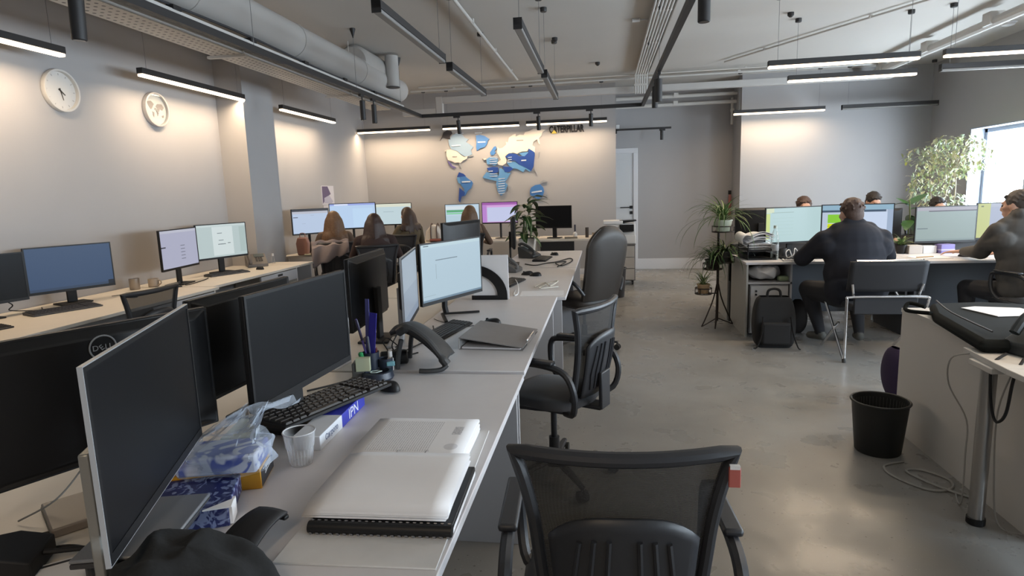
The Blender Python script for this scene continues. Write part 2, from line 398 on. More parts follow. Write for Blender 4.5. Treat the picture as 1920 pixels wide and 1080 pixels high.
for x, y, lb in ((1.99, 7.25, 'small black cable mount alone on the ceiling before the men'), (-.56, 7.62, 'small black cable mount over the pendants aimed at the lettering'), (-.07, 9.2, 'small black cone mount on the ceiling close to the map wall')):
    o = G().lathe([(.012, -.05), (.034, -.03), (.034, 0)], 12).build('cable_mount', HOUS)
    tag(o, lb, 'ceiling mount', 'small black cable mounts on the ceiling', (x, y, CEIL))

# ---------------------------------------------------------------- ducts, trays, pipes
DUCTM = mat('duct_paint', (.52, .50, .48), .6)
t = thing('ventilation_duct', 'thick pale round ventilation duct along the clock wall ceiling', 'duct', (-2.87, 0, 2.97))
prof = [(0, YF), (0, 3.0), (0, 5.4), (0, 8.7)]
G().tube([(0, YF+.2, 0), (0, 8.62, 0)], .155, 32).build('duct_body', DUCTM, t)
G().ell((0, 8.62, 0), (.155, .10, .155), 28, 12).build('end_cap', DUCTM, t)
for y in (2.6, 4.1, 5.6, 7.1): G().tube([(0, y, 0), (0, y+.04, 0)], .161, 32).build('joint_ring', DUCTM, t)
G().tube([(.20, 7.85, .3), (.20, 7.85, -.08)], .085, 22).build('branch_outlet', DUCTM, t)
G().tube([(.20, 7.85, -.08), (.20, 7.85, -.09)], .088, 22).build('outlet_rim', DARK, t)
G().tube([(-.06, 7.2, .12), (-.06, 7.24, .12), (-.06, 7.95, .12), (-.06, 8.0, .12)], [.17, .20, .20, .17], 30).build('branch_sleeve', DUCTM, t)
# cable trays
def perforated():
    m = bpy.data.materials.new('perforated_steel'); m.use_nodes = True; nt = m.node_tree; b = nt.nodes['Principled BSDF']
    b.inputs['Roughness'].default_value = .45
    tc = nt.nodes.new('ShaderNodeTexCoord'); mp = nt.nodes.new('ShaderNodeMapping'); mp.inputs['Scale'].default_value = (18, 18, 18); nt.links.new(tc.outputs['Object'], mp.inputs[0])
    sp = nt.nodes.new('ShaderNodeSeparateXYZ'); nt.links.new(mp.outputs[0], sp.inputs[0])
    def cell(o, k):
        f = nt.nodes.new('ShaderNodeMath'); f.operation = 'FRACT'; nt.links.new(o, f.inputs[0])
        s = nt.nodes.new('ShaderNodeMath'); s.operation = 'SUBTRACT'; nt.links.new(f.outputs[0], s.inputs[0]); s.inputs[1].default_value = .5
        p = nt.nodes.new('ShaderNodeMath'); p.operation = 'POWER'; nt.links.new(s.outputs[0], p.inputs[0]); p.inputs[1].default_value = 2; return p.outputs[0]
    ad = nt.nodes.new('ShaderNodeMath'); ad.operation = 'ADD'; nt.links.new(cell(sp.outputs[0], 0), ad.inputs[0]); nt.links.new(cell(sp.outputs[1], 1), ad.inputs[1])
    lt = nt.nodes.new('ShaderNodeMath'); lt.operation = 'LESS_THAN'; nt.links.new(ad.outputs[0], lt.inputs[0]); lt.inputs[1].default_value = .045
    mx = nt.nodes.new('ShaderNodeMix'); mx.data_type = 'RGBA'; mx.inputs[6].default_value = (.62, .59, .55, 1); mx.inputs[7].default_value = (.06, .055, .05, 1)
    nt.links.new(lt.outputs[0], mx.inputs[0]); nt.links.new(mx.outputs[2], b.inputs['Base Color']); return m
PERF = perforated()
STEELW = mat('pale_steel', (.58, .56, .53), .5)
t = thing('cable_tray', 'pale perforated steel cable tray running under the clock wall ceiling', 'cable tray', (-3.08, 0, 2.7))
G().box(-.12, .13, YF+.2, 8.5, 0, .004).build('tray_floor', PERF, t, smooth=0)
G().box(-.125, -.12, YF+.2, 8.5, 0, .06).box(.13, .135, YF+.2, 8.5, 0, .06).build('tray_side', STEELW, t, smooth=0)
for y in (3.0, 4.9, 7.1):
    G().box(-.17, .17, y-.02, y+.02, -.02, 0).cyl((-.15, y, 0), (-.15, y, .6), .005, n=6).cyl((.15, y, 0), (.15, y, .6), .005, n=6).build('hanger_bracket', STEELW, t, smooth=0)
t = thing('cable_channel', 'narrow pale cable channel between the black track and the thick duct', 'cable channel', (-2.83, 0, 2.715))
G().box(-.05, .05, YF+.2, 8.6, 0, .05).build('channel_body', STEELW, t, bevel=.004)
for y in (3.9, 4.8, 5.7, 6.6, 7.5): G().box(-.02, .058, y-.04, y+.04, .045, .075).build('cable_clip', HOUS, t, smooth=0)
G().tube([(.03+.006*math.sin(y*3), y, .075+.012*math.sin(y*1.7)) for y in np.arange(YF+.3, 8.6, .4)], .009, 6).build('cable', DARK, t)
PIPEM = mat('pale_pipe', (.60, .58, .55), .5)
def pipe(label, pts, r, name='ceiling_pipe', group=None, clip=None):
    t = thing(name, label, 'pipe', pts[0], 0, group)
    o = Vector(pts[0]); P = [Vector(p)-o for p in pts]
    G().tube(P, r, 10).build('pipe_run', PIPEM, t)
    c0 = None
    for i in range(len(P)-1):
        L = (P[i+1]-P[i]).length; k = max(1, int(L/1.3))
        for j in range(1, k+1):
            c = P[i].lerp(P[i+1], (j-.5)/k)+Vector((0, 0, r*.6))
            if c0 is None: c0 = G().cbox((0, 0, 0), (r*2.6, r*2.6, r*2.4)).build('pipe_clip', PIPEM, t, smooth=0); q = c0
            else: q = c0.copy(); COL.objects.link(q)
            q.location = c
    return t
pipe('thin pale conduit running straight along the ceiling above the pendants', [(-1.33, YF+.3, CEIL-.05), (-1.33, 9.9, CEIL-.05)], .017)
for i in range(6):
    pipe('thin pale conduit over the aisle, %s of the six-pipe bundle' % ('outermost on the clock wall side', 'second from the clock wall side', 'third from the clock wall side', 'third from the flat trunking', 'second from the flat trunking', 'next to the flat trunking')[i], [(.50+i*.034, YF+.3, CEIL-.06), (.50+i*.034, 9.95, CEIL-.06), (.50+i*.034, 10.0, CEIL-.1), (.50+i*.034, 10.0, CEIL-.35)], .013, 'bundled_conduit', 'six conduits bundled over the aisle')
o = G().box(.70, .80, YF+.2, 9.9, CEIL-.07, CEIL-.002).build('cable_trunking', STEELW, bevel=.006); tag(o, 'flat pale cable trunking beside the six conduits on the ceiling', 'trunking')
pipe('long pale conduit crossing the ceiling before the map wall', [(-3.2, 10.3, CEIL-.07), (4.35, 10.25, CEIL-.07)], .016)
pipe('thin dark-shadowed conduit crossing the ceiling beside the long pale one', [(-3.0, 10.1, CEIL-.05), (4.35, 10.05, CEIL-.05)], .01)
t = thing('square_duct', 'pale square duct with a step down along the top of the map wall', 'duct', (-2.7, 10.3, 3.06))
G().box(.052, 7.0, -.05, .05, -.05, .05).build('upper_run', DUCTM, t, bevel=.006)
G().box(-.06, .05, -.055, .055, -.235, .055).build('step_down', DUCTM, t, bevel=.006)
G().box(-.65, -.062, -.05, .05, -.23, -.13).build('lower_run', DUCTM, t, bevel=.006)
pipe('pale pipe above the corridor mouth, higher of two', [(.23, 11.3, 3.06), (2.28, 11.3, 3.06)], .03)
pipe('pale pipe above the corridor mouth, lower of two', [(.23, 11.35, 2.93), (2.28, 11.35, 2.93)], .03)
pipe('pale vertical pipe in the corridor corner beside the lit wall', [(2.22, 11.4, 3.0), (2.22, 11.4, 2.55)], .022)
pipe('thick pale pipe along the ceiling beside the window wall', [(4.15, YF+.3, CEIL-.16), (4.15, 10.9, CEIL-.16)], .055)
pipe('thin conduit slanting to the lamp mounts above the men', [(1.75, 9.6, CEIL-.03), (3.3, 6.9, CEIL-.03), (3.7, 6.6, CEIL-.03)], .012)
t = thing('smoke_detector', 'round white smoke detector on the ceiling near the window wall', 'smoke detector', (4.75, 8.4, CEIL))
G().lathe([(.03, -.045), (.06, -.035), (.075, -.012), (.075, 0)], 20).build('detector_body', WHITE, t)
G().lathe([(.078, -.01), (.09, -.006), (.09, 0)], 20).build('mounting_ring', WHITE, t)
t = thing('ceiling_sensor', 'small pale sensor box on the ceiling beside the six conduits', 'sensor', (.36, 7.05, CEIL))
G().box(-.045, .045, -.03, .03, -.03, 0).build('sensor_body', WHITE, t, bevel=.008)
G().box(.045, .13, -.006, .006, -.02, -.008).build('cable_stub', WHITE, t, smooth=0)
# ---------------------------------------------------------------- builders: desks, monitors, keyboards, mice, phones
DESKM = mat('grey_laminate', (.60, .585, .595), .42, noise=.04, nscale=12)
DESKW = mat('pale_laminate', (.62, .575, .51), .42, noise=.05, nscale=10)
EDGEM = mat('desk_edge_band', (.36, .36, .38), .5)
PANELM = mat('grey_panel', (.40, .395, .405), .5)
def desk(label, x0, x1, y0, y1, top=.75, m=None, pm=None, legs=('y0', 'y1'), modesty=None, group=None):
    m = m or DESKM; pm = pm or PANELM
    t = thing('desk', label, 'desk', ((x0+x1)/2, (y0+y1)/2, 0), 0, group)
    a, b = (x1-x0)/2, (y1-y0)/2
    G().box(-a, a, -b, b, top-.025, top).build('desk_top', m, t, bevel=.003)
    for l in legs:
        g = G()
        if l == 'y0': g.box(-a+.03, a-.03, -b+.01, -b+.03, .0, top-.025)
        if l == 'y1': g.box(-a+.03, a-.03, b-.03, b-.01, .0, top-.025)
        if l == 'x0': g.box(-a+.01, -a+.03, -b+.03, b-.03, .0, top-.025)
        if l == 'x1': g.box(a-.03, a-.01, -b+.03, b-.03, .0, top-.025)
        g.build('leg_panel', pm, t, smooth=0, bevel=.002)
    if modesty == 'x0': G().box(-a+.04, -a+.056, -b+.03, b-.03, .3, top-.025).build('modesty_panel', pm, t, smooth=0)
    if modesty == 'x1': G().box(a-.056, a-.04, -b+.03, b-.03, .3, top-.025).build('modesty_panel', pm, t, smooth=0)
    if modesty == 'y1': G().box(-a+.03, a-.03, b-.056, b-.04, .3, top-.025).build('modesty_panel', pm, t, smooth=0)
    return t
OFF = screen_mat('screen_off', (0, 0, 0), [], 0)
DOCW = 'b9ccd6'
SCR = {
 'off': OFF,
 'dusk': screen_mat('screen_dusk', '3d4f6b', [(0, 0, 1, .06, '38465c'), (.93, .0, 1, .1, '20242c')]),
 'list': screen_mat('screen_list', 'a9abc0', [(0, .55, .12, .58, '30303a')]+[(.52, .2+.09*i, .64, .215+.09*i, '5a5c68') for i in range(5)]+[(0, .93, 1, 1, 'b8bac8')]),
 'form': screen_mat('screen_form', 'b4c3c3', [(.3, .05, .72, .93, 'cdd8d8'), (.4, .72, .5, .74, '707c80'), (.42, .5, .52, .52, '707c80'), (.4, .38, .56, .40, '586468'), (.6, .4, .66, .42, '586468'), (0, .94, 1, 1, 'c4d0d0'), (.86, .1, .99, .9, 'a9bab8')]),
 'letter': screen_mat('screen_letter', 'adc3d0', [(.22, .70, .58, .715, '6b7a86'), (.22, .38, .225, .64, '8797a2'), (0, .94, 1, 1, 'b8ced6'), (0, 0, 1, .035, '6f8698'), (.04, .965, .12, .98, '4c5a66'), (.02, .10, .2, .105, '8797a2')]),
 'grey': screen_mat('screen_grey', '8e9aa8', [(0, .5, 1, 1, '98a4b0'), (0, 0, 1, .12, '8290a2')]),  # grey-blue reflection on the screen, painted in as glow
 'page': screen_mat('screen_page', 'b4c4dc', [(0, .92, 1, 1, '38383e'), (0, .82, 1, .92, 'b6b8c4'), (.02, .66, .15, .69, '4a4c5c'), (.5, .74, .6, .75, '96a2b8'), (.25, .4, .35, .41, '96a2b8')]),
 'blue': screen_mat('screen_blue', 'b7cfec', [(0, .93, 1, 1, '9aa8e0'), (.1, .93, .4, 1, 'd4dcf4'), (.5, .05, .95, .8, 'bcd6f0')]),
 'pale': screen_mat('screen_pale', 'bfd2d8', [(0, .85, 1, 1, 'd8dccc'), (.2, .6, .5, .62, '98acb4')]),
 'bands': screen_mat('screen_bands', 'bcd0e0', [(0, .74, .8, .92, 'd4dee4'), (.03, .60, .62, .72, '4fa070'), (.03, .66, .62, .67, 'b8e0c0'), (.03, .50, .62, .56, '7ccc94'), (0, .1, .9, .42, 'b4ccd8')]),
 'pink': screen_mat('screen_pink', 'c79ad0', [(0, .88, 1, 1, 'a060a8'), (.14, .04, .97, .84, 'c2c8e6'), (0, .0, .12, .86, 'b884cc'), (.14, .76, .97, .84, 'd4a4dc')]),
 'notes': screen_mat('screen_notes', 'b6d0d2', [(0, .86, .14, 1, 'd2dcc0'), (0, .1, .07, .84, 'cad88c'), (.1, .86, .5, .875, '98b0ac')]+[(.12, .2+.1*i, .5, .206+.1*i, 'a8c4c0') for i in range(6)]),
 'sheet': screen_mat('screen_sheet', 'b8c4d6', [(0, .86, 1, 1, '8fb0c4'), (0, .8, .9, .86, '46586c'), (.08, .5, .5, .74, '86c838'), (.08, .3, .5, .48, 'd4e010'), (.08, .40, .5, .42, 'a8b020'), (.08, .1, .5, .28, 'e0e4a0'), (.92, .0, 1, .86, '9fb0c8'), (.5, .08, .92, .8, 'c6d4ea')]),
 'mail': screen_mat('screen_mail', '98a8a6', [(0, .9, 1, 1, 'a8a6b0'), (.2, .87, 1, .9, '58525e'), (.02, .36, .2, .38, '5a646c'), (0, .0, 1, .06, '8c9c9c')]),
 'cal': screen_mat('screen_cal', 'aeb6ca', [(0, 0, .2, 1, 'c6cc8e'), (.05, .9, .09, .94, '7c8468'), (.2, .9, 1, 1, 'b6bccc')]),
}
def monitor(label, x, y, ang, w, h, zb, scr='off', desk=.75, stand='plate', bez='black', logo=False, tilt=0.0, group=None, off=.06):
    """zb: height of the panel's lower edge; the screen looks along local -y"""
    t = thing('monitor', label, 'monitor', (x, y, desk), R(ang), group)
    zc = zb-desk
    bm = {'black': BLACK, 'silver': SILVER, 'dark': DARK}[bez]
    M = put(Euler((tilt, 0, 0)).to_matrix().to_4x4(), (0, 0, zc+h/2))
    hw, hh = w/2, h/2
    dp = .001 if bez == 'silver' else .012
    g = G().box(-hw, hw, -.006, dp, -hh, hh, 0, M)
    a_, b_, c_, d_ = (hw*.97, hh*.97, hw*.82, hh*.86) if bez != 'silver' else (hw*.6, hh*.6, hw*.5, hh*.5)
    g.add([(-a_, dp, -b_), (a_, dp, -b_), (a_, dp, b_), (-a_, dp, b_), (-c_, .034, -d_), (c_, .034, -d_), (c_, .034, d_), (-c_, .034, d_)], [(7, 6, 5, 4), (0, 4, 5, 1), (1, 5, 6, 2), (2, 6, 7, 3), (3, 7, 4, 0)], 0, M)
    g.build('housing', BLACK if bez != 'silver' else mat('dark_back', (.03, .03, .032), .5), t, bevel=.004)
    e = .009; lo = .02
    g = G()
    for q in ((-hw, hw, hh-e, hh), (-hw, hw, -hh, -hh+lo), (-hw, -hw+e, -hh+lo, hh-e), (hw-e, hw, -hh+lo, hh-e)):
        g.box(q[0], q[1], -.010, -.006, q[2], q[3], 0, M)
    g.build('bezel', BLACK if bez == 'silver' else bm, t, smooth=0)
    if bez == 'silver':
        g = G()
        for q in ((-hw-.002, hw+.002, hh, hh+.002), (-hw-.002, hw+.002, -hh-.002, -hh), (-hw-.002, -hw, -hh, hh), (hw, hw+.002, -hh, hh)): g.box(q[0], q[1], -.0095, -.001, q[2], q[3], 0, M)
        g.build('silver_rim', SILVER, t, smooth=0)
    g = G().quad_uv([M @ Vector(p) for p in ((-hw+e, -.0085, -hh+lo), (hw-e, -.0085, -hh+lo), (hw-e, -.0085, hh-e), (-hw+e, -.0085, hh-e))])
    g.build('screen', SCR[scr], t, smooth=0)
    st = SILVER if bez == 'silver' else BLACKM
    if stand == 'plate':
        G().box(-.035, .035, off-.02, off+.0, .012, zc+hh).build('stand_neck', st, t, bevel=.004)
        G().box(-.11, .11, off-.10, off+.06, 0, .012).build('stand_base', st, t, bevel=.005)
    elif stand == 'vee':
        G().tube([(0, off, zc+hh*.9), (0, off+.01, .06), (0, off, .02)], .018, 8).build('stand_neck', st, t)
        g = G().tube([(0, off+.03, .012), (-.17, off-.13, .008)], .012, 8, flat=.6).tube([(0, off+.03, .012), (.17, off-.13, .008)], .012, 8, flat=.6)
        g.build('stand_base', st, t)
    elif stand == 'arm':
        G().tube([(0, off, 0), (0, off, zc+hh)], .018, 10).build('stand_neck', st, t)
        G().lathe([(.1, 0), (.1, .008), (.03, .016)], 20, (0, off, 0)).build('stand_base', st, t)
    if logo:
        lm = mat('logo_silver', (.42, .44, .47), .35, .4)
        ML = M @ frame((0, .0345, .122), (-1, 0, 0), (0, 0, 1))
        g = G().tube([(.030*math.cos(a*PI/18), .030*math.sin(a*PI/18), 0) for a in range(36)], .0021, 6, closed=True, M=ML)
        l = g.build('logo', lm, t)
        g = G(); text_geo(g, 'D', .0195, .002, ML @ Matrix.Translation((-.0168, 0, 0)), sx=1.0); text_geo(g, 'LL', .0195, .002, ML @ Matrix.Translation((.0135, 0, 0)), sx=1.0)
        text_geo(g, 'E', .0195, .002, ML @ Matrix.Translation((-.0028, -.0003, 0)) @ Matrix.Rotation(R(30), 4, 'Z'))
        g.build('logo_lettering', lm, l, smooth=0)
    return t
KEYM = mat('key_black', (.022, .02, .02), .5)
KB_ROWS = [(0, [1]*15+[0]+[1]*4), (1, [1]*13+[2]+[0]+[1]*4), (2, [1.5]+[1]*12+[1.5]+[0]+[1]*4), (3, [1.8]+[1]*11+[2.2]+[0]+[1]*4), (4, [2.3]+[1]*10+[2.7]+[0]+[1]*4), (5, [1.2, 1.2, 1.2, 6.4, 1.2, 1.2, 1.6, 1]+[0]+[2, 1, 1])]
def keyboard(label, loc, rz, w=.44, d=.14, fine=False, tilt=(0, 0), group=None, m=None):
    t = thing('keyboard', label, 'keyboard', loc, R(rz), group)
    t.rotation_euler = (R(tilt[0]), R(tilt[1]), R(rz))
    km = m or BLACKM
    g = G().prism([(-d/2, 0), (d/2, 0), (d/2, .022), (-d/2, .011)], -w/2, w/2, 0, frame((0, 0, 0), (0, 1, 0), (0, 0, 1)))
    g.build('keyboard_body', km, t, bevel=.003)
    pitch = (w-.02)/20.; rowp = (d-.018)/6.; mesh = {}; g = G()
    for r, ks in KB_ROWS:
        tot = sum(k if k else .5 for k in ks); sc = (w-.02)/tot; x = -w/2+.01
        y = d/2-.009-rowp*(r+.5)
        for k in ks:
            if not k: x += .5*sc; continue
            kw = k*sc-.0028; cx = x+k*sc/2; z = .0165+.011*y/d
            if fine:
                key = round(kw, 4)
                if key not in mesh:
                    q = G(); a, b = kw/2, rowp/2-.0014
                    q.add([(-a, -b, 0), (a, -b, 0), (a, b, 0), (-a, b, 0), (-a*.82, -b*.75, .006), (a*.82, -b*.75, .006), (a*.82, b*.8, .006), (-a*.82, b*.8, .006)], [(4, 5, 6, 7), (0, 1, 5, 4), (1, 2, 6, 5), (2, 3, 7, 6), (3, 0, 4, 7)])
                    o = q.build('key', KEYM, t, smooth=0); mesh[key] = o
                else:
                    o = mesh[key].copy(); COL.objects.link(o)
                o.location = (cx, y, z); o.rotation_euler = (math.atan(.011/d), 0, 0)
            else: g.cbox((cx, y, z+.002), (kw, rowp-.003, .006))
            x += k*sc
    if not fine: g.build('keys', KEYM, t, smooth=0, kind='stuff')
    return t
def mouse(label, loc, rz=0, m=None, group=None):
    t = thing('computer_mouse', label, 'mouse', loc, R(rz), group)
    def f(u, v):
        a = 2*PI*u; e = v*PI/2
        x = .031*math.cos(a)*math.cos(e)**.6; y = .056*math.sin(a)*math.cos(e)**.6
        return (x, y, .034*math.sin(e)*(1-.25*(y/.056)))
    G().grid(f, 24, 8).build('mouse_shell', m or BLACK, t)
    G().cyl((-.003, .03, .027), (.003, .03, .027), .009, n=10).build('scroll_wheel', DARK, t)
    return t
def cable(label, pts, r=.0028, m=None, name='cable', n=6):
    o = Vector(pts[0])
    ob = G().tube([p-o for p in spline(pts, n)], r, 6).build(name, m or BLACKM)
    return tag(ob, label, 'cable', loc=o)
def deskphone(label, loc, rz, s=1.0, m=None):
    """wedge desk phone, screen side looking along local -y, handset on the -x side"""
    m = m or mat('phone_black', (.03, .032, .034), .5)
    t = thing('desk_phone', label, 'phone', loc, R(rz))
    G().prism([(-.11*s, .0), (.09*s, 0), (.10*s, .13*s), (.085*s, .14*s), (-.11*s, .035*s)], -.11*s, .11*s, 0, frame((0, 0, 0), (0, 1, 0), (0, 0, 1))).build('phone_body', m, t, bevel=.006)
    al = math.atan2(.105, .195)
    M = put(Euler((al, 0, 0)).to_matrix().to_4x4(), (.03*s, -.01*s, .092*s))
    G().box(-.05*s, .06*s, .03*s, .09*s, -.004, .004, 0, M).build('display', mat('phone_display', (.10, .12, .12), .2), t, bevel=.002)
    g = G()
    for i in range(4):
        for j in range(3): g.cbox((-.03*s+j*.027*s, .012*s-i*.022*s, .004), (.017*s, .012*s, .006), 0, M)
    g.build('keypad', DARK, t, smooth=0, kind='stuff')
    Mh = put(Euler((al, 0, 0)).to_matrix().to_4x4(), (-.08*s, -.01*s, .10*s))
    h = [Mh @ Vector(p) for p in ((0, -.11*s, .0), (0, -.095*s, .028*s), (0, -.03*s, .045*s), (0, .04*s, .045*s), (0, .10*s, .03*s), (0, .115*s, .0))]
    G().tube(spline(h, 4), [.022*s]*3+[.017*s]*15+[.022*s]*3, 10).build('handset', m, t)
    return t
def box_thing(name, label, cat, loc, size, rz=0, m=None, bevel=.003, group=None):
    o = G().box(-size[0]/2, size[0]/2, -size[1]/2, size[1]/2, 0, size[2]).build(name, m or WHITE, bevel=bevel)
    return tag(o, label, cat, group, loc, R(rz))
def mug(label, loc, m, r=.04, h=.09, handle=True, name='mug'):
    t = thing(name, label, 'mug', loc)
    G().lathe([(r*.9, 0), (r, .006), (r, h), (r*.93, h), (r*.9, .01), (0, .01)], 22).build('mug_body', m, t)
    if handle: G().tube(spline([(r*.95, 0, h*.8), (r*1.6, 0, h*.75), (r*1.65, 0, h*.4), (r*.95, 0, h*.2)], 5), .006, 8).build('handle', m, t)
    return t
# ---------------------------------------------------------------- chairs
def mesh_fabric():
    m = bpy.data.materials.new('mesh_fabric'); m.use_nodes = True; nt = m.node_tree; b = nt.nodes['Principled BSDF']; out = nt.nodes['Material Output']
    b.inputs['Base Color'].default_value = (.022, .021, .021, 1); b.inputs['Roughness'].default_value = .8
    tr = nt.nodes.new('ShaderNodeBsdfTransparent'); mx = nt.nodes.new('ShaderNodeMixShader')
    tc = nt.nodes.new('ShaderNodeTexCoord'); wv = nt.nodes.new('ShaderNodeTexWave'); wv.bands_direction = 'Z'; wv.inputs['Scale'].default_value = 120; nt.links.new(tc.outputs['Object'], wv.inputs['Vector'])
    mr = nt.nodes.new('ShaderNodeMapRange'); mr.inputs['To Min'].default_value = .72; mr.inputs['To Max'].default_value = 1.0; nt.links.new(wv.outputs['Fac'], mr.inputs['Value'])
    nt.links.new(mr.outputs[0], mx.inputs[0]); nt.links.new(tr.outputs[0], mx.inputs[1]); nt.links.new(b.outputs[0], mx.inputs[2]); nt.links.new(mx.outputs[0], out.inputs['Surface']); return m
MESHF = mesh_fabric()
FABRIC = mat('chair_fabric', (.028, .028, .032), .9, sheen=.2, bump=.3, bscale=400)
CHAIRP = mat('chair_plastic', (.022, .023, .027), .45)
def star_base(t, r=.31, top=.40, rot=18, legm=None):
    legm = legm or CHAIRP
    G().cyl((0, 0, .07), (0, 0, .22), .028, n=14).cyl((0, 0, .22), (0, 0, top), .016, n=12).build('gas_lift', CHAIRP, t)
    G().lathe([(.045, .065), (.05, .09), (.03, .12)], 18).build('hub', legm, t)
    for i in range(5):
        a = R(rot+72*i); c, s = math.cos(a), math.sin(a)
        G().tube([(.03*c, .03*s, .10), (r*.6*c, r*.6*s, .088), (r*c, r*s, .072)], [.026, .021, .015], 8, flat=.7).build('spoke', legm, t)
        g = G()
        for k in (-1, 1): g.cyl((r*c-s*.006*k, r*s+c*.006*k, .028), (r*c-s*.024*k, r*s+c*.024*k, .028), .028, n=14)
        k = g.build('caster', RUBBER, t); G().cyl((r*c, r*s, .03), (r*c, r*s, .075), .009, n=8).build('caster_stem', CHAIRP, k)
def mesh_chair(label, loc, rz, fill=None, group=None, arms=True):
    t = thing('mesh_chair', label, 'chair', loc, R(rz), group)
    ZB, ZT = .50, .945
    def hwid(z):
        k = (z-ZB)/(ZT-ZB)
        return .165+.040*k+.028*max(0, (k-.55)/.45)**2
    def back(u, k, dy=0):
        z = ZB+(ZT-ZB)*k; x = u*hwid(z)
        y = -.215-.075*k+.10*k*(1-k)*-1*.6+.040*u*u*(.5+.5*k)
        return Vector((x, y+dy, z+.004*u*u*k))
    G().grid(lambda a, b: back(a*2-1, b), 20, 16).build('back_mesh', fill or MESHF, t)
    P = [back(1-2*i/16, 1) for i in range(17)]+[back(-1, 1-i/14) for i in range(1, 15)]+[back(-1+2*i/12, 0) for i in range(1, 13)]+[back(1, i/14) for i in range(1, 14)]
    rr = [.017]*17+[.0155]*14+[.016]*12+[.0155]*13
    G().tube(P, rr, 10, closed=True).build('back_frame', CHAIRP, t)
    def lum(a, b):
        u = a*2-1; k = b*(.74-.14*abs(u)**3); return back(u*.84, k*.98+.01, -.022-.012*(1-u*u))
    lm = G().grid(lum, 16, 10).build('lumbar_panel', CHAIRP, t, solid=.008)
    g = None
    for i in (-3, -2, -1, 1, 2, 3):
        G().tube([lum(.5+i*.125*(1-.35*abs(.4-k/8)), .12+.72*k/8)+Vector((0, -.006, 0)) for k in range(9)], .006, 6).build('rib', CHAIRP, lm)
    G().box(-.05, .05, -.29, -.05, .425, .445).box(-.05, .05, -.30, -.28, .43, .62).build('back_bracket', CHAIRP, t, bevel=.006)
    def seat(a, b):
        th = 2*PI*a; rr_ = b
        sx = .245*math.copysign(abs(math.cos(th))**.5, math.cos(th)); sy = .235*math.copysign(abs(math.sin(th))**.5, math.sin(th))
        return (sx*rr_, sy*rr_+.01, .475+.022*(1-rr_**4)-(.02 if b > .99 else 0)-.02*max(0, sy*rr_/.235-.6))
    g = G().grid(seat, 32, 8); g.lathe([(.0, .43), (.20, .43), (.245, .445), (.245, .46)], 32, sx=1, sy=.96, c=(0, .01, 0))
    g.build('seat', FABRIC, t)
    G().box(-.12, .12, -.12, .12, .395, .43).build('seat_mechanism', CHAIRP, t, bevel=.01)
    if arms:
        for s in (-1, 1):
            p = [(s*.17, -.16, .43), (s*.235, -.235, .46), (s*.262, -.255, .56), (s*.264, -.21, .655), (s*.264, -.10, .685), (s*.264, .08, .685), (s*.262, .15, .66), (s*.258, .15, .54), (s*.238, .10, .46), (s*.17, .06, .43)]
            G().tube(spline(p, 4), .0165, 8, flat=1.0).build('armrest', CHAIRP, t)
            G().box(-.024, .024, -.13, .13, -.006, .014, 0, put(Matrix.Identity(4), (s*.264, -.02, .698))).build('arm_pad', CHAIRP, t, bevel=.008)
    star_base(t)
    return t
# ---------------------------------------------------------------- people: one continuous skin grown from overlapping limbs
SKIN = mat('skin', (.50, .30, .22), .55, spec=.3)
LIPS = mat('lips', (.42, .18, .16), .5)
EYEM = mat('eye', (.05, .04, .035), .2)
def remesh(name, g, voxel, mats, prims, parent, smooth_it=6):
    me = bpy.data.meshes.new(name); me.from_pydata(g.v, [], g.f); me.update()
    o = bpy.data.objects.new(name, me); COL.objects.link(o)
    md = o.modifiers.new('r', 'REMESH'); md.mode = 'VOXEL'; md.voxel_size = voxel
    ms = o.modifiers.new('s', 'SMOOTH'); ms.iterations = smooth_it; ms.factor = .5
    bpy.context.view_layer.update()
    new = bpy.data.meshes.new_from_object(o.evaluated_get(bpy.context.evaluated_depsgraph_get()))
    bpy.data.objects.remove(o); bpy.data.meshes.remove(me)
    new.name = name; new.materials.clear()
    for m in mats: new.materials.append(m)
    n = len(new.polygons); C = np.empty(n*3); new.polygons.foreach_get('center', C); C = C.reshape(-1, 3)
    best = np.full(n, 1e9); idx = np.zeros(n, dtype=np.int32)
    for p in prims:
        if p[0] == 'c':
            a, b = np.array(p[1]), np.array(p[2]); d = b-a; L = max(1e-9, d@d)
            tt = np.clip(((C-a)@d)/L, 0, 1); dist = np.linalg.norm(C-a-tt[:, None]*d, axis=1)-(p[3]+(p[4]-p[3])*tt)
        else:
            c = np.array(p[1]); r = np.array(p[2]); q = (C-c)@np.array(p[3]); k = np.linalg.norm(q/r, axis=1)
            dist = (k-1)*r.min()
        u = dist < best; best[u] = dist[u]; idx[u] = p[-1]
    new.polygons.foreach_set('material_index', idx); new.shade_smooth(); new.update()
    ob = bpy.data.objects.new(name, new); COL.objects.link(ob)
    if parent is not None: ob.parent = parent
    return ob
class Body:
    def __init__(s): s.g = G(); s.p = []
    def cap(s, a, b, ra, rb, m=0, n=12):
        a, b = Vector(a), Vector(b); d = (b-a); L = d.length; t = d/L if L > 1e-6 else Vector((0, 0, 1)); path = []; rr = []
        for k in range(4): an = PI/2*(1-k/4); path.append(a-t*ra*math.sin(an)); rr.append(max(.0005, ra*math.cos(an)))
        path.append(a); rr.append(ra); path.append(b); rr.append(rb)
        for k in range(1, 5): an = PI/2*k/4; path.append(b+t*rb*math.sin(an)); rr.append(max(.0005, rb*math.cos(an)))
        # ends may coincide; keep the tube direction stable
        s.g.tube(path, rr, n); s.p.append(('c', tuple(a), tuple(b), ra, rb, m))
    def ell(s, c, r, m=0, rot=None):
        M = (rot or Matrix.Identity(3)).to_4x4(); M.translation = Vector(c)
        s.g.ell((0, 0, 0), r, 18, 12, M=M); s.p.append(('e', tuple(c), tuple(r), [list(v) for v in (rot or Matrix.Identity(3))], m))
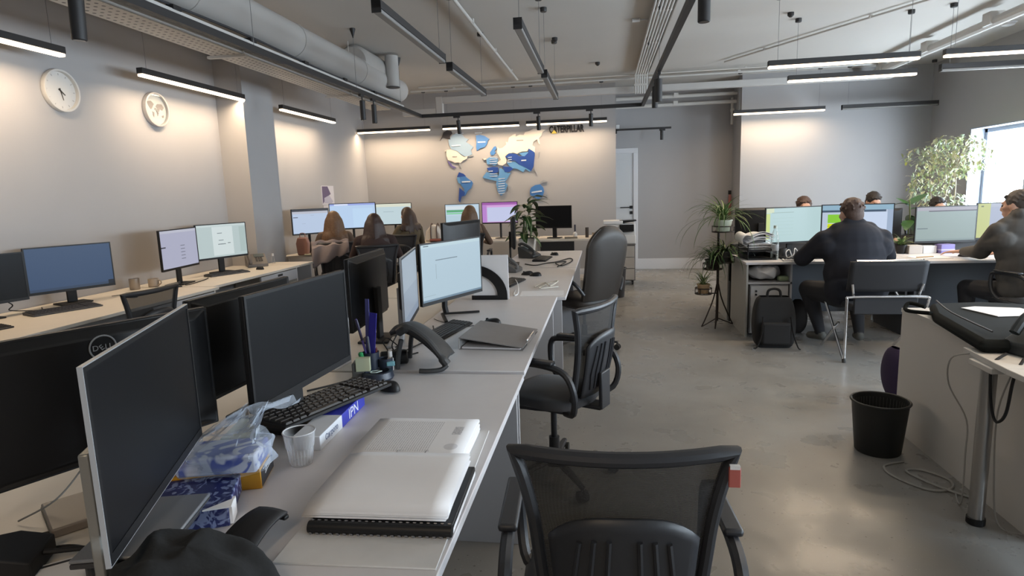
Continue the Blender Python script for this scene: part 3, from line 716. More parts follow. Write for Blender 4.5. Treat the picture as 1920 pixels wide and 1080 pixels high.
def head_parts(t, B, hc, yaw_, pitch_, hair=None, beard=False, k=1.0, voxel=.008):
    """adds the head to body B (materials: 0 skin); hc = head centre; faces local +y turned by yaw"""
    Rm = (Matrix.Rotation(yaw_, 3, 'Z') @ Matrix.Rotation(pitch_, 3, 'X'))
    def w(x, y, z): return Vector(hc)+Rm @ Vector((x*k, y*k, z*k))
    B.ell(w(0, -.012, .025), (.074*k, .095*k, .098*k), 0, Rm)
    B.ell(w(0, .030, -.045), (.058*k, .068*k, .072*k), 0, Rm)
    B.cap(w(0, .052, -.092), w(0, .062, -.088), .022*k, .02*k, 0)
    B.cap(w(0, .094, .018), w(0, .108, -.022), .010*k, .014*k, 0)
    B.cap(w(-.035, .082, .034), w(.035, .082, .034), .012*k, .012*k, 0)
    B.cap(w(-.018, .088, -.058), w(.018, .088, -.058), .010*k, .010*k, 3)
    for s in (-1, 1):
        B.ell(w(s*.078, -.008, -.005), (.012*k, .022*k, .034*k), 0, Rm)
        B.ell(w(s*.045, .062, -.01), (.022*k, .022*k, .022*k), 0, Rm)
    for s in (-1, 1):
        e = G().ell(w(s*.031, .080, .010), (.012*k, .012*k, .012*k), 10, 8).build('eye', EYEM, t)
    return w, Rm
def hair_short(t, w, Rm, m, k=1.0, low=-.05):
    B = Body()
    B.ell(w(0, -.022, .040), (.082*k, .098*k, .098*k), 0, Rm)
    B.ell(w(0, -.062, -.005), (.070*k, .052*k, .075*k), 0, Rm)
    for s in (-1, 1): B.cap(w(s*.070, .012, .05), w(s*.074, -.005, -.0), .014*k, .008*k, 0)
    rnd = random.Random(int(abs(w(0, 0, 0).z)*1000))
    for i in range(90):
        a = rnd.uniform(-PI, PI); e = rnd.uniform(.05, 1.35)
        if math.cos(a-PI/2) > .55 and e < .55: continue
        p = Vector((.079*math.cos(e)*math.cos(a), -.022+.095*math.cos(e)*math.sin(a), .038+.095*math.sin(e)))
        q = p+Vector((.012*rnd.uniform(-1, 1)+p.x*.10, -.014+p.y*.06, .006-.02*math.cos(e)))
        B.cap(w(*p), w(*q), .008*k, .004*k, 0, 6)
    for i in range(9):
        x = -.055+.11*i/8; p = Vector((x, .060-.5*x*x*8, .088-.004*(i % 3))); B.cap(w(*p), w(x+.012*rnd.uniform(-1, 1), p.y+.018, p.z-.012*rnd.random()), .011*k, .004*k, 0, 6)
    return remesh('hair', B.g, .0065, [m], B.p, t, 1)
def hair_long(t, w, Rm, m, back_z=-.42, k=1.0, spread=.12, n=26, seed=1):
    rnd = random.Random(seed); B = Body()
    B.ell(w(0, -.018, .042), (.088*k, .104*k, .098*k), 0, Rm)
    B.cap(w(0, -.055, .0), w(0, -.085, -.16), .085*k, .08*k, 0)
    for i in range(n):
        a = -PI*.95+PI*.9*(i+.5)/n*1.0; side = (i+.5)/n*2-1
        x = .082*side; y0 = -.045-.05*(1-side*side)
        zl = back_z*(.86+.2*rnd.random())*(1-.18*abs(side))
        P = [w(x*.5, -.01+y0*.5, .125-.03*abs(side)), w(x*1.12, y0-.012, .02), w(x*1.2+spread*.2*side, y0-.028, -.12), w(x*1.15+spread*.55*side+.015*(rnd.random()-.5), y0-.05, zl*.62), w(x+spread*.75*side+.03*(rnd.random()-.5), y0-.035-.03*rnd.random(), zl)]
        B.g.tube(spline(P, 4), [.013+.010*math.sin(PI*min(1, .15+j/16)) for j in range(17)], 7)
    for q in ((0, -.02, .04),): B.p.append(('c', tuple(w(*q)), tuple(w(0, -.1, back_z)), .1, .1, 0))
    return remesh('hair', B.g, .010, [m], B.p, t, 2)
def hand(B, wr, dirv, up, m=0, curl=.35, s=1.0, side=1):
    """palm and five fingers from the wrist along dirv, palm facing -up"""
    d = Vector(dirv).normalized(); u = Vector(up); u = (u-d*u.dot(d)).normalized(); x = d.cross(u)*side; wr = Vector(wr)
    for i in (-1.2, -.4, .4, 1.2): B.cap(wr+d*.01*s, wr+d*.085*s+x*i*.018*s, .017*s, .012*s, m, 8)
    for i, L in ((-1.5, .066), (-.5, .078), (.5, .084), (1.5, .076)):
        b = wr+d*.085*s+x*i*.0195*s; p = b; dd = d.copy()
        for j, f in enumerate((.45, .32, .23)):
            a = curl*(j+.6); dd = (d*math.cos(a)-u*math.sin(a)); q = p+dd*L*f*s; B.cap(p, q, (.0092-.0008*j)*s, (.0086-.0008*j)*s, m, 8); p = q
    b = wr+d*.025*s+x*.024*s; q = b+(d*.6+x*.75-u*.25).normalized()*.042*s; B.cap(b, q, .013*s, .0105*s, m, 8); B.cap(q, q+(d*.9+x*.2-u*.3).normalized()*.034*s, .0100*s, .0085*s, m, 8)
def seated(label, loc, rz, top, trousers, shoe, hairm, hair='long', head_h=1.30, build=1.0, lean=.06, arms=None, head_yaw=0.0, head_pitch=0.0, voxel=.011, skin=None, hood=False, seed=1, hairlen=-.40, legs=None, waist=None, hk=1.0, sleeve=1.0, slope=0.0):
    """a seated figure facing local +y, hips over the origin; arms: [(elbow, wrist, hand dir)] for -x and +x sides"""
    t = thing('person', label, 'person', loc, R(rz))
    B = Body(); w_ = build
    sh = head_h-.255; hip = .50
    ly = lambda z: -.06+lean*(z-hip)/(sh-hip)-.0
    # torso
    B.ell((0, -.02, hip+.02), (.175*w_, .135*w_, .11), 2)
    B.cap((-.07*w_, ly(.55), .56), (.07*w_, ly(.55), .56), .125*w_, .125*w_, 1)
    B.ell((0, ly(.72), .72), (.165*w_, .118*w_, .20), 1)
    B.ell((0, ly(sh-.12)+.0, sh-.13), (.185*w_, .122*w_, .19), 1)
    B.cap((-.145*w_, ly(sh), sh-.045-slope), (.145*w_, ly(sh), sh-.045-slope), .066*w_, .066*w_, 1)
    if waist: B.ell((0, ly(.68), .70), (waist, .17, .24), 1); B.ell((0, ly(.85), .86), (waist*.98, .165, .20), 1); B.cap((-.05, ly(sh)-.01, sh+.035), (.05, ly(sh)-.01, sh+.035), .055, .055, 1)
    B.cap((-.10*w_, ly(sh), sh-.015), (0, ly(sh), sh+.025), .05*w_, .055, 1); B.cap((.10*w_, ly(sh), sh-.015), (0, ly(sh), sh+.025), .05*w_, .055, 1)
    hc = (0, ly(sh)+.03+lean*.25, head_h-.125*hk)
    B.cap((0, ly(sh), sh+.02), (0, ly(sh)+.02+lean*.15, head_h-.17), .054, .05, 0)
    if hood: B.cap((-.06, ly(sh)-.04, sh+.045), (.06, ly(sh)-.04, sh+.045), .062, .062, 1); B.cap((-.07, ly(sh)+.0, sh+.05), (-.03, ly(sh)+.07, sh+.01), .04, .03, 1); B.cap((.07, ly(sh)+.0, sh+.05), (.03, ly(sh)+.07, sh+.01), .04, .03, 1)
    arms = arms or [((-.27, .10, .80), (-.17, .36, .79), (0.2, 1, -.05)), ((.27, .10, .80), (.17, .36, .79), (-.2, 1, -.05))]
    for s, (el, wr, hd) in zip((-1, 1), arms):
        shp = (s*.185*w_, ly(sh), sh-.05-slope)
        ru = .062*w_*sleeve*(.86 if waist else 1)
        B.cap(shp, el, ru, .052*w_*sleeve, 1); B.cap(el, Vector(el).lerp(Vector(wr), .86), .052*w_*sleeve, .038*sleeve, 1)
        if waist: B.cap((s*.16*w_, ly(.9), sh-.17), Vector(shp).lerp(Vector(el), .55), .10, .075, 1); B.cap((s*.12*w_, ly(sh), sh-.02-slope*.6), Vector(shp).lerp(Vector(el), .3), .07, ru, 1)
        B.cap(Vector(el).lerp(Vector(wr), .9), wr, .029, .027, 0)
        hand(B, wr, hd, (0, 0, 1), 0, .3, 1.08, -s)
    legs = legs or [((-.15, .40, .49), (-.16, .36, .10)), ((.15, .40, .49), (.16, .36, .10))]
    for s, (kn, an) in zip((-1, 1), legs):
        B.cap((s*.09*w_, -.01, hip), kn, .088*w_, .064*w_, 2); B.cap(kn, an, .064*w_, .045, 2)
        a = Vector(an); f = (Vector(kn)-Vector((s*.09, 0, hip))); f.z = 0; f.normalize()
        B.cap(a+Vector((0, 0, -.035))-f*.03, a+f*.13+Vector((0, 0, -.06)), .042, .036, 4)
    w, Rm = head_parts(t, B, hc, head_yaw, head_pitch, k=hk)
    mats = [skin or SKIN, top, trousers, LIPS, shoe]
    remesh('body', B.g, voxel, mats, B.p, t, 8)
    if hair == 'long': hair_long(t, w, Rm, hairm, hairlen, seed=seed)
    elif hair == 'short': hair_short(t, w, Rm, hairm, hk)
    return t
# ---------------------------------------------------------------- desk island
gI = 'grey desks of the central island'
desk('grey island desk in front, under the paper stacks', -1.05, -.335, .55, 2.43, group=gI)
desk('grey island desk under the lone lever folder and white-screen monitor', -1.05, -.335, 2.45, 4.29, .757, group=gI)
desk('grey island desk with the first loose keyboard and tangled cable', -1.05, -.275, 4.31, 6.0, group=gI)
desk('grey island desk at the far end, under the potted plant', -1.05, -.275, 6.02, 7.72, group=gI)
gW = 'pale desks facing the clock wall side of the island'
desk('pale island desk under the logo-backed monitor', -1.80, -1.06, .55, 2.43, m=DESKW, group=gW)
desk('pale island desk behind the black front-facing monitor', -1.80, -1.06, 2.45, 4.29, m=DESKW, group=gW)
desk('pale island desk beside the far seated women', -1.80, -1.06, 4.31, 6.0, m=DESKW, group=gW)
# near monitors
monitor('silver-edged monitor close up with dark screen turned aside', -.955, 1.115, 112, .605, .35, .893, 'off', stand='none', bez='silver')
t = thing('monitor_stand', 'pale metal monitor foot with one screw under the silver-edged monitor', 'stand', (-.90, .98, .75), R(112))
G().prism([(-.06, -.05), (.06, -.05), (.075, .02), (.03, .06), (-.05, .05)], .004, .012).build('foot_plate', mat('pale_metal', (.33, .33, .31), .4, .5), t, bevel=.003)
G().box(-.03, .03, .055, .075, .0, .30).build('upright', mat('pale_metal'), t, bevel=.004)
G().lathe([(.007, .012), (.007, .017), (.0, .018)], 12, (.02, -.01, 0)).build('screw', DARK, t)
monitor('big black monitor seen from behind with round logo', -1.285, 1.345, 243, .57, .35, .85, 'off', logo=True, bez='dark')
monitor('black monitor back standing edge to edge with the logo monitor', -1.27, 1.97, 267, .56, .345, .855, 'off', bez='dark')
monitor('black blank-screened monitor above the thick keyboard', -.985, 1.84, 86, .585, .345, .892, 'off')
monitor('dark monitor back behind the blue ruler and pens', -1.235, 3.03, 274, .60, .36, .85, 'off', bez='dark')
monitor('narrow-looking silver monitor turned edgeways beside the white-screened one', -.985, 2.96, 101, .60, .35, .868, 'grey', bez='silver')
monitor('bright white-screened monitor showing a letter', -.915, 3.58, 67, .605, .36, .870, 'letter', .757, 'vee')
monitor('dark grey monitor back beyond the white-screened one', -1.17, 4.95, 250, .56, .35, .93, 'off', bez='dark', stand='arm')
monitor('slim black monitor seen almost edge-on before the broad-leaf plant', -.93, 6.35, 97, .54, .33, .93, 'off', stand='plate')
# bits in the gap between the monitors
box_thing('document_sheet', 'white sheet standing upright behind the purple pen', 'paper', (-1.17, 2.52, .75), (.004, .14, .21), -8, PAPER, 0)
# ---- near desk objects
t = thing('lever_binder', 'open grey lever binder laid flat near the desk edge', 'binder', (-.52, 1.32, .75), R(2))
BOARD = mat('binder_board', (.62, .61, .60), .6, noise=.05)
G().box(-.18, .17, -.235, .085, 0, .004).build('front_cover', BOARD, t, bevel=.001)
G().box(-.18, .17, .09, .165, 0, .004).build('spine_board', BOARD, t, bevel=.001)
G().box(-.18, .17, .17, .49, 0, .004).build('back_cover', BOARD, t, bevel=.001)
for x in (-.04, .04): G().tube([(x, .16, .004), (x, .16, .045), (x, .17, .056), (x, .205, .058), (x, .225, .05)], .0022, 8).build('ring', CHROME, t)
G().box(-.09, .09, .12, .155, .004, .010).build('lever_plate', SILVER, t, bevel=.001)
def sheet_stack(name, label, loc, rz, w, d, h, n, topm, curl=.0, seed=3, group=None):
    rnd = random.Random(seed); t = thing(name, label, 'paper', loc, R(rz), group); z = 0; k = h/n
    for i in range(n):
        dx, dy = (rnd.random()-.5)*.006, (rnd.random()-.5)*.008; last = i == n-1
        def f(a, b, z=z, dx=dx, dy=dy, i=i):
            e = max(0, 1-b/.25); return ((a-.5)*w+dx, (b-.5)*d+dy, z+k*.5-curl*e*e*(.4+.6*i/n)+.0015*math.sin(a*5+i)*curl*30)
        g = G().grid(f, 8, 10)
        if last:
            g.uv = {}
        o = g.build('page', topm if last else PAPER, t, solid=k*.86)
    return t, z
def paper_z(name, label, loc, rz, w, d, h, n, topm, curl=0.0, seed=3):
    rnd = random.Random(seed); t = thing(name, label, 'paper', loc, R(rz)); k = h/n
    for i in range(n):
        dx, dy = (rnd.random()-.5)*.007, (rnd.random()-.5)*.009; z = k*(i+.5)
        def f(a, b):
            e = max(0, 1-b/.22); e2 = max(0, 1-a/.15)
            return ((a-.5)*w+dx, (b-.5)*d+dy, z-curl*(i/n)*(e*e*.8+e2*e2*.35))
        G().grid(f, 8, 10).build('page', topm if i == n-1 else PAPER, t, solid=k*.84)
    return t
def printed():
    m = bpy.data.materials.new('printed_page'); m.use_nodes = True; MATS['printed_page'] = m; nt = m.node_tree; b = nt.nodes['Principled BSDF']; b.inputs['Roughness'].default_value = .8
    tc = nt.nodes.new('ShaderNodeTexCoord'); sp = nt.nodes.new('ShaderNodeSeparateXYZ'); nt.links.new(tc.outputs['Object'], sp.inputs[0])
    def mth(op, a, bb):
        n = nt.nodes.new('ShaderNodeMath'); n.operation = op
        for i, v in enumerate((a, bb)):
            if isinstance(v, (int, float)): n.inputs[i].default_value = v
            else: nt.links.new(v, n.inputs[i])
        return n.outputs[0]
    x, y = sp.outputs[0], sp.outputs[1]
    line = mth('LESS_THAN', mth('FRACT', mth('MULTIPLY', x, 145), 0), .42)
    no = nt.nodes.new('ShaderNodeTexNoise'); no.inputs['Scale'].default_value = 1; no.inputs['Detail'].default_value = 1
    mp = nt.nodes.new('ShaderNodeMapping'); mp.inputs['Scale'].default_value = (145, 420, 1); nt.links.new(tc.outputs['Object'], mp.inputs[0]); nt.links.new(mp.outputs[0], no.inputs['Vector'])
    ink = mth('GREATER_THAN', no.outputs['Fac'], .42)
    area = mth('MULTIPLY', mth('MULTIPLY', mth('GREATER_THAN', x, -.125), mth('LESS_THAN', x, .06)), mth('LESS_THAN', mth('ABSOLUTE', y, 0), .108))
    k = mth('MULTIPLY', mth('MULTIPLY', line, ink), area)
    dd = mth('ADD', mth('POWER', mth('SUBTRACT', x, .118), 2), mth('POWER', mth('ADD', y, .075), 2))
    seal = mth('MULTIPLY', mth('LESS_THAN', dd, .020**2), .35)
    sig = mth('MULTIPLY', mth('MULTIPLY', mth('LESS_THAN', mth('ABSOLUTE', mth('SUBTRACT', x, .115), 0), .014), mth('LESS_THAN', mth('ABSOLUTE', mth('SUBTRACT', y, .04), 0), .03)), mth('MULTIPLY', ink, .6))
    mx = nt.nodes.new('ShaderNodeMix'); mx.data_type = 'RGBA'; mx.inputs[6].default_value = (.78, .77, .78, 1); mx.inputs[7].default_value = (.22, .22, .25, 1)
    nt.links.new(mth('MAXIMUM', mth('MULTIPLY', k, .5), mth('MAXIMUM', seal, sig)), mx.inputs[0]); nt.links.new(mx.outputs[2], b.inputs['Base Color']); return m
PRINT = printed()
paper_z('paper_stack', 'thick blank white paper stack on the open grey binder', (-.525, 1.36, .782), 2, .335, .285, .030, 12, PAPER, .022, 4)
paper_z('printed_stack', 'printed white pages with a round stamp behind the blank stack', (-.555, 1.665, .755), 1, .325, .265, .040, 12, PRINT, .010, 9)
t = thing('comb_notebook', 'black comb-bound notebook under the blank paper stack', 'notebook', (-.505, 1.30, .7545), R(2))
G().box(-.165, .165, -.085, .20, 0, .010).build('back_pages', PAPER, t, bevel=.001)
G().box(-.165, .165, -.095, .20, .010, .024).build('black_cover', BLACK, t, bevel=.003)
G().tube([(-.165, -.098, .013), (.165, -.098, .013)], .0135, 14).build('comb_spine', BLACK, t)
r0 = None
for i in range(21):
    if r0 is None: r0 = G().tube([(.0, .0152*math.cos(a), .0152*math.sin(a)) for a in np.linspace(-2.6, 1.2, 9)], .0042, 6, flat=.35).build('comb_ring', mat('comb_light_grey', (.16, .16, .17), .3), t); o = r0  # rings a lighter grey than the comb spine
    else: o = r0.copy(); COL.objects.link(o)
    o.location = (-.158+i*.0158, -.098, .013); o.rotation_euler = (0, R(0), R(90) if False else 0)
# clear plastic cup
CLEAR = bpy.data.materials.new('clear_plastic'); CLEAR.use_nodes = True; MATS['clear_plastic'] = CLEAR
def clear_nodes(m, tint, gl, fac):
    nt = m.node_tree; nt.nodes.clear(); mo = nt.nodes.new('ShaderNodeOutputMaterial'); tr = nt.nodes.new('ShaderNodeBsdfTransparent'); pb = nt.nodes.new('ShaderNodeBsdfPrincipled')
    pb.inputs['Base Color'].default_value = (*tint, 1); pb.inputs['Roughness'].default_value = gl; fr = nt.nodes.new('ShaderNodeLayerWeight'); fr.inputs[0].default_value = fac
    mx = nt.nodes.new('ShaderNodeMixShader'); nt.links.new(fr.outputs['Facing'], mx.inputs[0]); nt.links.new(tr.outputs[0], mx.inputs[1]); nt.links.new(pb.outputs[0], mx.inputs[2]); nt.links.new(mx.outputs[0], mo.inputs[0])
clear_nodes(CLEAR, (.7, .72, .75), .15, .22)
t = thing('plastic_cup', 'clear disposable plastic cup beside the thick keyboard', 'cup', (-.866, 1.545, .75))
G().lathe([(.030, 0), (.031, .004), (.036, .05), (.040, .055), (.044, .098), (.0425, .098), (.0385, .056), (.0345, .05), (.029, .005), (0, .005)], 28).build('cup_wall', CLEAR, t)
G().tube([(.0445*math.cos(a*PI/16), .0445*math.sin(a*PI/16), .098) for a in range(32)], .002, 6, closed=True).build('rolled_rim', mat('cup_rim', (.6, .62, .65), .25), t)
g = G()
for i in range(24): a = 2*PI*i/24; g.tube([(.0315*math.cos(a), .0315*math.sin(a), .006), (.0362*math.cos(a), .0362*math.sin(a), .049)], .0007, 4)
g.build('ribbing', mat('cup_rim'), t, kind='stuff')
# carton under the keyboard
BLUEB = mat('carton_blue', (.035, .045, .40), .45); CW = mat('carton_white', (.66, .69, .74), .5)
t = thing('carton', 'long blue and white carton under the thick keyboard', 'box', (-.915, 1.83, .75), R(3))
G().box(-.03, .055, -.20, -.02, 0, .045).build('white_half', CW, t, bevel=.002)
b = G().box(-.03, .055, -.02, .20, 0, .045).build('blue_half', BLUEB, t, bevel=.002)
M = frame((.0556, -.11, .024), (0, 1, 0), (0, 0, 1)); g = G(); text_geo(g, 'Сагрото', .026, .0004, M); g.build('carton_print', mat('print_dark_blue', (.05, .08, .2), .5), t, smooth=0)
M = frame((.0556, .085, .022), (0, 1, 0), (0, 0, 1)); g = G(); text_geo(g, 'IPN', .05, .0004, M, sx=1.25); g.build('carton_letters', mat('print_white', (.72, .74, .8), .5), t, smooth=0)
keyboard('thick black keyboard tilted over the blue carton', (-.955, 1.90, .801), 68, .48, .175, True, (-3, 0))
mouse('black mouse at the end of the thick keyboard', (-.835, 2.19, .757), 60)
# yellow box, blue pack in a bag, ornate paper pack
def pattern(name, c1, c2, sc, th=.5):
    m = bpy.data.materials.new(name); m.use_nodes = True; MATS[name] = m; nt = m.node_tree; b = nt.nodes['Principled BSDF']; b.inputs['Roughness'].default_value = .4
    tc = nt.nodes.new('ShaderNodeTexCoord'); n = nt.nodes.new('ShaderNodeTexNoise'); n.inputs['Scale'].default_value = sc; n.inputs['Distortion'].default_value = 2.5; n.inputs['Detail'].default_value = 1; nt.links.new(tc.outputs['Object'], n.inputs['Vector'])
    r = nt.nodes.new('ShaderNodeValToRGB'); r.color_ramp.elements[0].color = (*c1, 1); r.color_ramp.elements[1].color = (*c2, 1); r.color_ramp.elements[0].position = th-.03; r.color_ramp.elements[1].position = th+.05
    nt.links.new(n.outputs['Fac'], r.inputs[0]); nt.links.new(r.outputs[0], b.inputs['Base Color']); return m
ORN = pattern('ornate_blue', (.018, .024, .11), (.20, .24, .40), 26, .53)
YEL = mat('carton_yellow', (.55, .27, .02), .5)
t = thing('yellow_box', 'flat yellow carton with dark printed side under the bagged pack', 'box', (-1.02, 1.415, .75), R(17))
G().box(-.125, .11, -.06, .075, 0, .055).build('box_body', YEL, t, bevel=.002)
G().box(.1102, .1108, -.056, .07, .004, .050).build('dark_print', mat('print_black', (.03, .03, .035), .5), t, smooth=0)
g = G()
for i in range(3): g.tube([(.111, .015+.045*math.sin(a), .018+i*.008+.012*math.cos(a)) for a in np.linspace(-.9, .9, 7)], .0012, 4)
g.build('curved_stripes', mat('print_white'), t, smooth=0)
t = thing('bagged_pack', 'blue and white pack wrapped in a clear plastic bag', 'pack', (-1.0, 1.40, .8055), R(15))
G().box(-.10, .095, -.06, .065, 0, .05).build('pack_body', pattern('pack_print', (.06, .09, .36), (.55, .58, .68), 9, .46), t, bevel=.006)
FILM = bpy.data.materials.new('plastic_film'); FILM.use_nodes = True; MATS['plastic_film'] = FILM; clear_nodes(FILM, (.55, .62, .72), .12, .45)
rnd = random.Random(5)
def bag(a, b):
    th = 2*PI*a; e = .6
    cx = .115*math.copysign(abs(math.cos(th))**e, math.cos(th)); cy = .078*math.copysign(abs(math.sin(th))**e, math.sin(th))
    k = b; top = max(0, (k-.5)/.5)
    wv = .006*math.sin(th*7+k*9)+.005*math.sin(th*11-k*13)
    s = 1 if k < .5 else 1-.72*top**.8
    return (cx*s+wv+.05*top*top, cy*s+wv+.10*top**2, min(.058, .116*k)+(.055*top+wv*2*top if k > .5 else 0))
G().grid(bag, 40, 18).build('bag', FILM, t)
def tail(a, b): return (.05+.06*b*.7+.0, .09+.17*b, .105-.035*b+.010*math.sin(a*9+b*4)) if False else (.045+.09*b+.045*(a-.5)*(1.2-b*.3), .10+.12*b-.02*(a-.5), .112-.01*b+.012*math.sin(a*8+b*5))
G().grid(tail, 10, 10).build('bag_tail', FILM, t)
t = thing('paper_pack', 'dark blue ornate wrapped paper pack, one end torn open', 'pack', (-1.0, 1.24, .75), R(24))
G().box(-.14, .105, -.08, .115, 0, .048).build('wrapper', ORN, t, bevel=.003)
G().box(.1, .112, -.075, -.02, .003, .045).prism([(.05, -.081), (.112, -.081), (.112, -.04)], .046, .0495).build('torn_end', PAPER, t, smooth=0)
t = thing('laptop', 'closed grey laptop leaning on the ornate blue pack', 'laptop', (-.985, 1.11, .802), R(14))
G().box(-.10, .075, -.13, .125, 0, .008).build('lid', mat('laptop_grey', (.30, .31, .33), .35, .5), t, bevel=.003)
G().box(-.10, .075, -.13, .125, -.012, -.001).build('laptop_base', DARK, t, bevel=.003)
for p in ((-.08, -.1), (.06, -.1), (-.08, .1), (.06, .1)): G().cyl((p[0], p[1], -.052), (p[0], p[1], -.012), .008, n=8).build('riser_foot', DARK, t)
# dark bag and strap close to the camera
CLOTH = mat('black_cloth', (.012, .013, .014), .95, bump=.5, bscale=90)
def clump(a, b):
    th = 2*PI*a; r = math.sin(b*PI/2)**.7; hgt = math.cos(b*PI/2)**.55
    wv = 1+.05*math.sin(th*3+1)+.03*math.sin(th*5+b*6)
    x, y = .165*r*math.cos(th)*wv, .115*r*math.sin(th)*wv
    return (x, y, (.118-.25*max(0, x))*hgt+.010*math.sin(th*4+b*8)*b*(1-b)*4+.006*math.sin(x*60+y*40)*(1-b))
t = thing('cloth_bag', 'crumpled black cloth bag lying before the grey laptop', 'bag', (-.775, .945, .75), R(-4))
G().grid(clump, 40, 14).build('bag_body', CLOTH, t)
G().tube(spline([(-.13, .04, .06), (-.10, .07, .075), (-.02, .09, .07), (.05, .085, .05)], 6), .012, 8, flat=.4).build('hem_fold', CLOTH, t)
t = thing('belt_strap', 'short flat black strap end standing beside the black bag', 'strap', (-.765, 1.115, .75), R(-12))
G().grid(lambda a, b: ((a-.5)*(.10-.02*b), -.07+.15*b, .012+.045*math.sin(b*PI*.6)+.004*math.sin(a*3)), 4, 12).build('strap_body', mat('strap_black', (.014, .014, .016), .6), t, solid=.006)
G().box(-.04, .04, .07, .085, .040, .050).build('buckle', BLACK, t, bevel=.003)
# left-hand bottom clutter
t = thing('drive_box', 'flat brown-grey external drive box on the pale desk', 'drive', (-1.29, 1.215, .75), R(-38))
G().box(-.09, .09, -.055, .055, 0, .022).build('drive_body', mat('drive_brown', (.20, .17, .145), .45), t, bevel=.004)
G().box(-.0895, .0905, -.0565, -.0545, .002, .012).build('dark_band', BLACK, t, smooth=0)
cable('black cable looping over the pale desk by the drive box', [(-1.20, 1.20, .755), (-1.33, 1.10, .754), (-1.36, 1.06, .754), (-1.30, 1.04, .754), (-1.20, 1.09, .754), (-1.14, 1.09, .754)], .003)
t = thing('printed_envelope', 'white envelope with black lettering under the silver-edged monitor', 'envelope', (-1.075, .985, .75), R(40))
G().box(-.14, .12, -.09, .09, 0, .006).build('envelope_body', PAPER, t, smooth=0)
g = G(); text_geo(g, 'ex', .045, .0004, put(Matrix.Rotation(R(-25), 4, 'Z'), (.05, .045, .0065))); g.build('lettering', mat('print_black'), t, smooth=0)
G().box(-.13, .11, .075, .082, .006, .007).build('black_rule', mat('print_black'), t, smooth=0)
t = thing('cable_adapter', 'black wedge-shaped adapter at the bottom corner of the pale desk', 'adapter', (-1.27, .985, .75), R(25))
G().prism([(-.11, 0), (.10, 0), (.10, .04), (.04, .06), (-.11, .05)], -.06, .06, 0, UPX).build('adapter_body', BLACKM, t, bevel=.004)
G().tube([(.1, 0, .03), (.16, .01, .02), (.2, .02, .006)], .006, 8).build('cord_stub', BLACKM, t)
box_thing('power_brick', 'small grey power brick at the frame edge on the pale desk', 'adapter', (-1.50, 1.10, .75), (.10, .06, .035), 30, DARK, .006)
cable('thin grey cable hanging from the logo monitor back', [(-1.26, 1.30, .99), (-1.25, 1.27, .93), (-1.27, 1.24, .87), (-1.32, 1.20, .80), (-1.4, 1.17, .757)], .0022, mat('grey_cord', (.16, .16, .15), .5))
# things behind the black blank monitor
t = thing('glue_bottle', 'small white bottle on teal papers behind the blank monitor', 'bottle', (-1.165, 1.80, .757))
G().lathe([(.014, 0), (.016, .004), (.016, .05), (.006, .062), (.006, .078), (0, .08)], 16).build('bottle_body', WHITE, t); G().lathe([(.008, .066), (.007, .085), (0, .087)], 12).build('cap', DARK, t)
box_thing('teal_folder', 'pale teal folder lying behind the blank monitor', 'folder', (-1.17, 1.79, .75), (.13, .19, .006), 12, mat('teal_card', (.36, .46, .42), .6), .001)
box_thing('black_organizer', 'small black tray by the teal folder', 'tray', (-1.12, 1.66, .75), (.10, .05, .01), 30, BLACK)
t = thing('wooden_frame', 'small tan wooden frame lying on the pale desk', 'frame', (-1.19, 1.50, .75), R(30))
TAN = mat('tan_wood', (.42, .28, .15), .5)
for q in ((-.06, .06, -.05, -.035), (-.06, .06, .035, .05), (-.06, -.045, -.035, .035), (.045, .06, -.035, .035)): G().box(*q, 0, .014).build('rail', TAN, t, bevel=.002)
G().box(-.045, .045, -.035, .035, 0, .004).build('backing', DESKW, t, smooth=0)
# ---- pens organiser
t = thing('desk_organiser', 'dark desk organiser holding pens near the desk seam', 'organiser', (-.975, 2.345, .75), R(12))
NAVY = mat('organiser_navy', (.018, .026, .045), .4)
G().lathe([(.062, 0), (.068, .01), (.062, .034), (.05, .036), (.046, .012), (0, .012)], 28, (.035, -.01, 0)).build('round_tray', NAVY, t)
G().box(-.065, -.015, -.03, .035, 0, .075).build('note_slot', mat('organiser_grey', (.12, .12, .11), .5), t, bevel=.004)
G().lathe([(.034, 0), (.036, .1), (.032, .1), (.03, .008), (0, .008)], 22, (-.0, .06, 0)).build('pen_cup', NAVY, t)
G().lathe([(.03, 0), (.032, .07), (.028, .07), (.027, .008), (0, .008)], 22, (.06, .06, 0)).build('clip_cup', NAVY, t)
t = thing('note_pad', 'pale green sticky note block in the organiser', 'notes', (-.988, 2.318, .792), R(12))
for i in range(6): G().box(-.028, .028, -.012+i*.005, -.0075+i*.005, 0, .055).build('note_sheet', mat('pale_green_note', (.50, .53, .36), .7), t, smooth=0)
def pen(label, loc, tilt, rz, L, r, m, capm=None):
    t = thing('pen', label, 'pen', loc, R(rz)); t.rotation_euler = (R(tilt[0]), R(tilt[1]), R(rz))
    G().lathe([(.0015, 0), (r, .018), (r, L), (r*.8, L+.004), (0, L+.004)], 10).build('barrel', m, t)
    G().lathe([(r*1.15, L*.6), (r*1.2, L), (0, L+.006)], 10).build('cap', capm or m, t)
PURP = mat('purple_plastic', (.10, .06, .28), .4)
pen('long purple pen leaning out of the organiser', (-.985, 2.395, .765), (-6, -16), 0, .23, .005, PURP, mat('dark_purple', (.02, .012, .05), .4))
pen('grey pen upright in the organiser', (-.985, 2.405, .765), (3, -3), 0, .15, .0045, mat('grey_pen', (.13, .14, .17), .4))
pen('dark red pen in the organiser', (-.968, 2.41, .765), (4, 4), 0, .10, .0045, mat('dark_red_pen', (.12, .03, .03), .4))
pen('green highlighter in the organiser', (-1.0, 2.375, .77), (5, -12), 0, .085, .009, mat('marker_green', (.02, .28, .08), .4))
BLUER = mat('ruler_blue', (.035, .03, .32), .35)
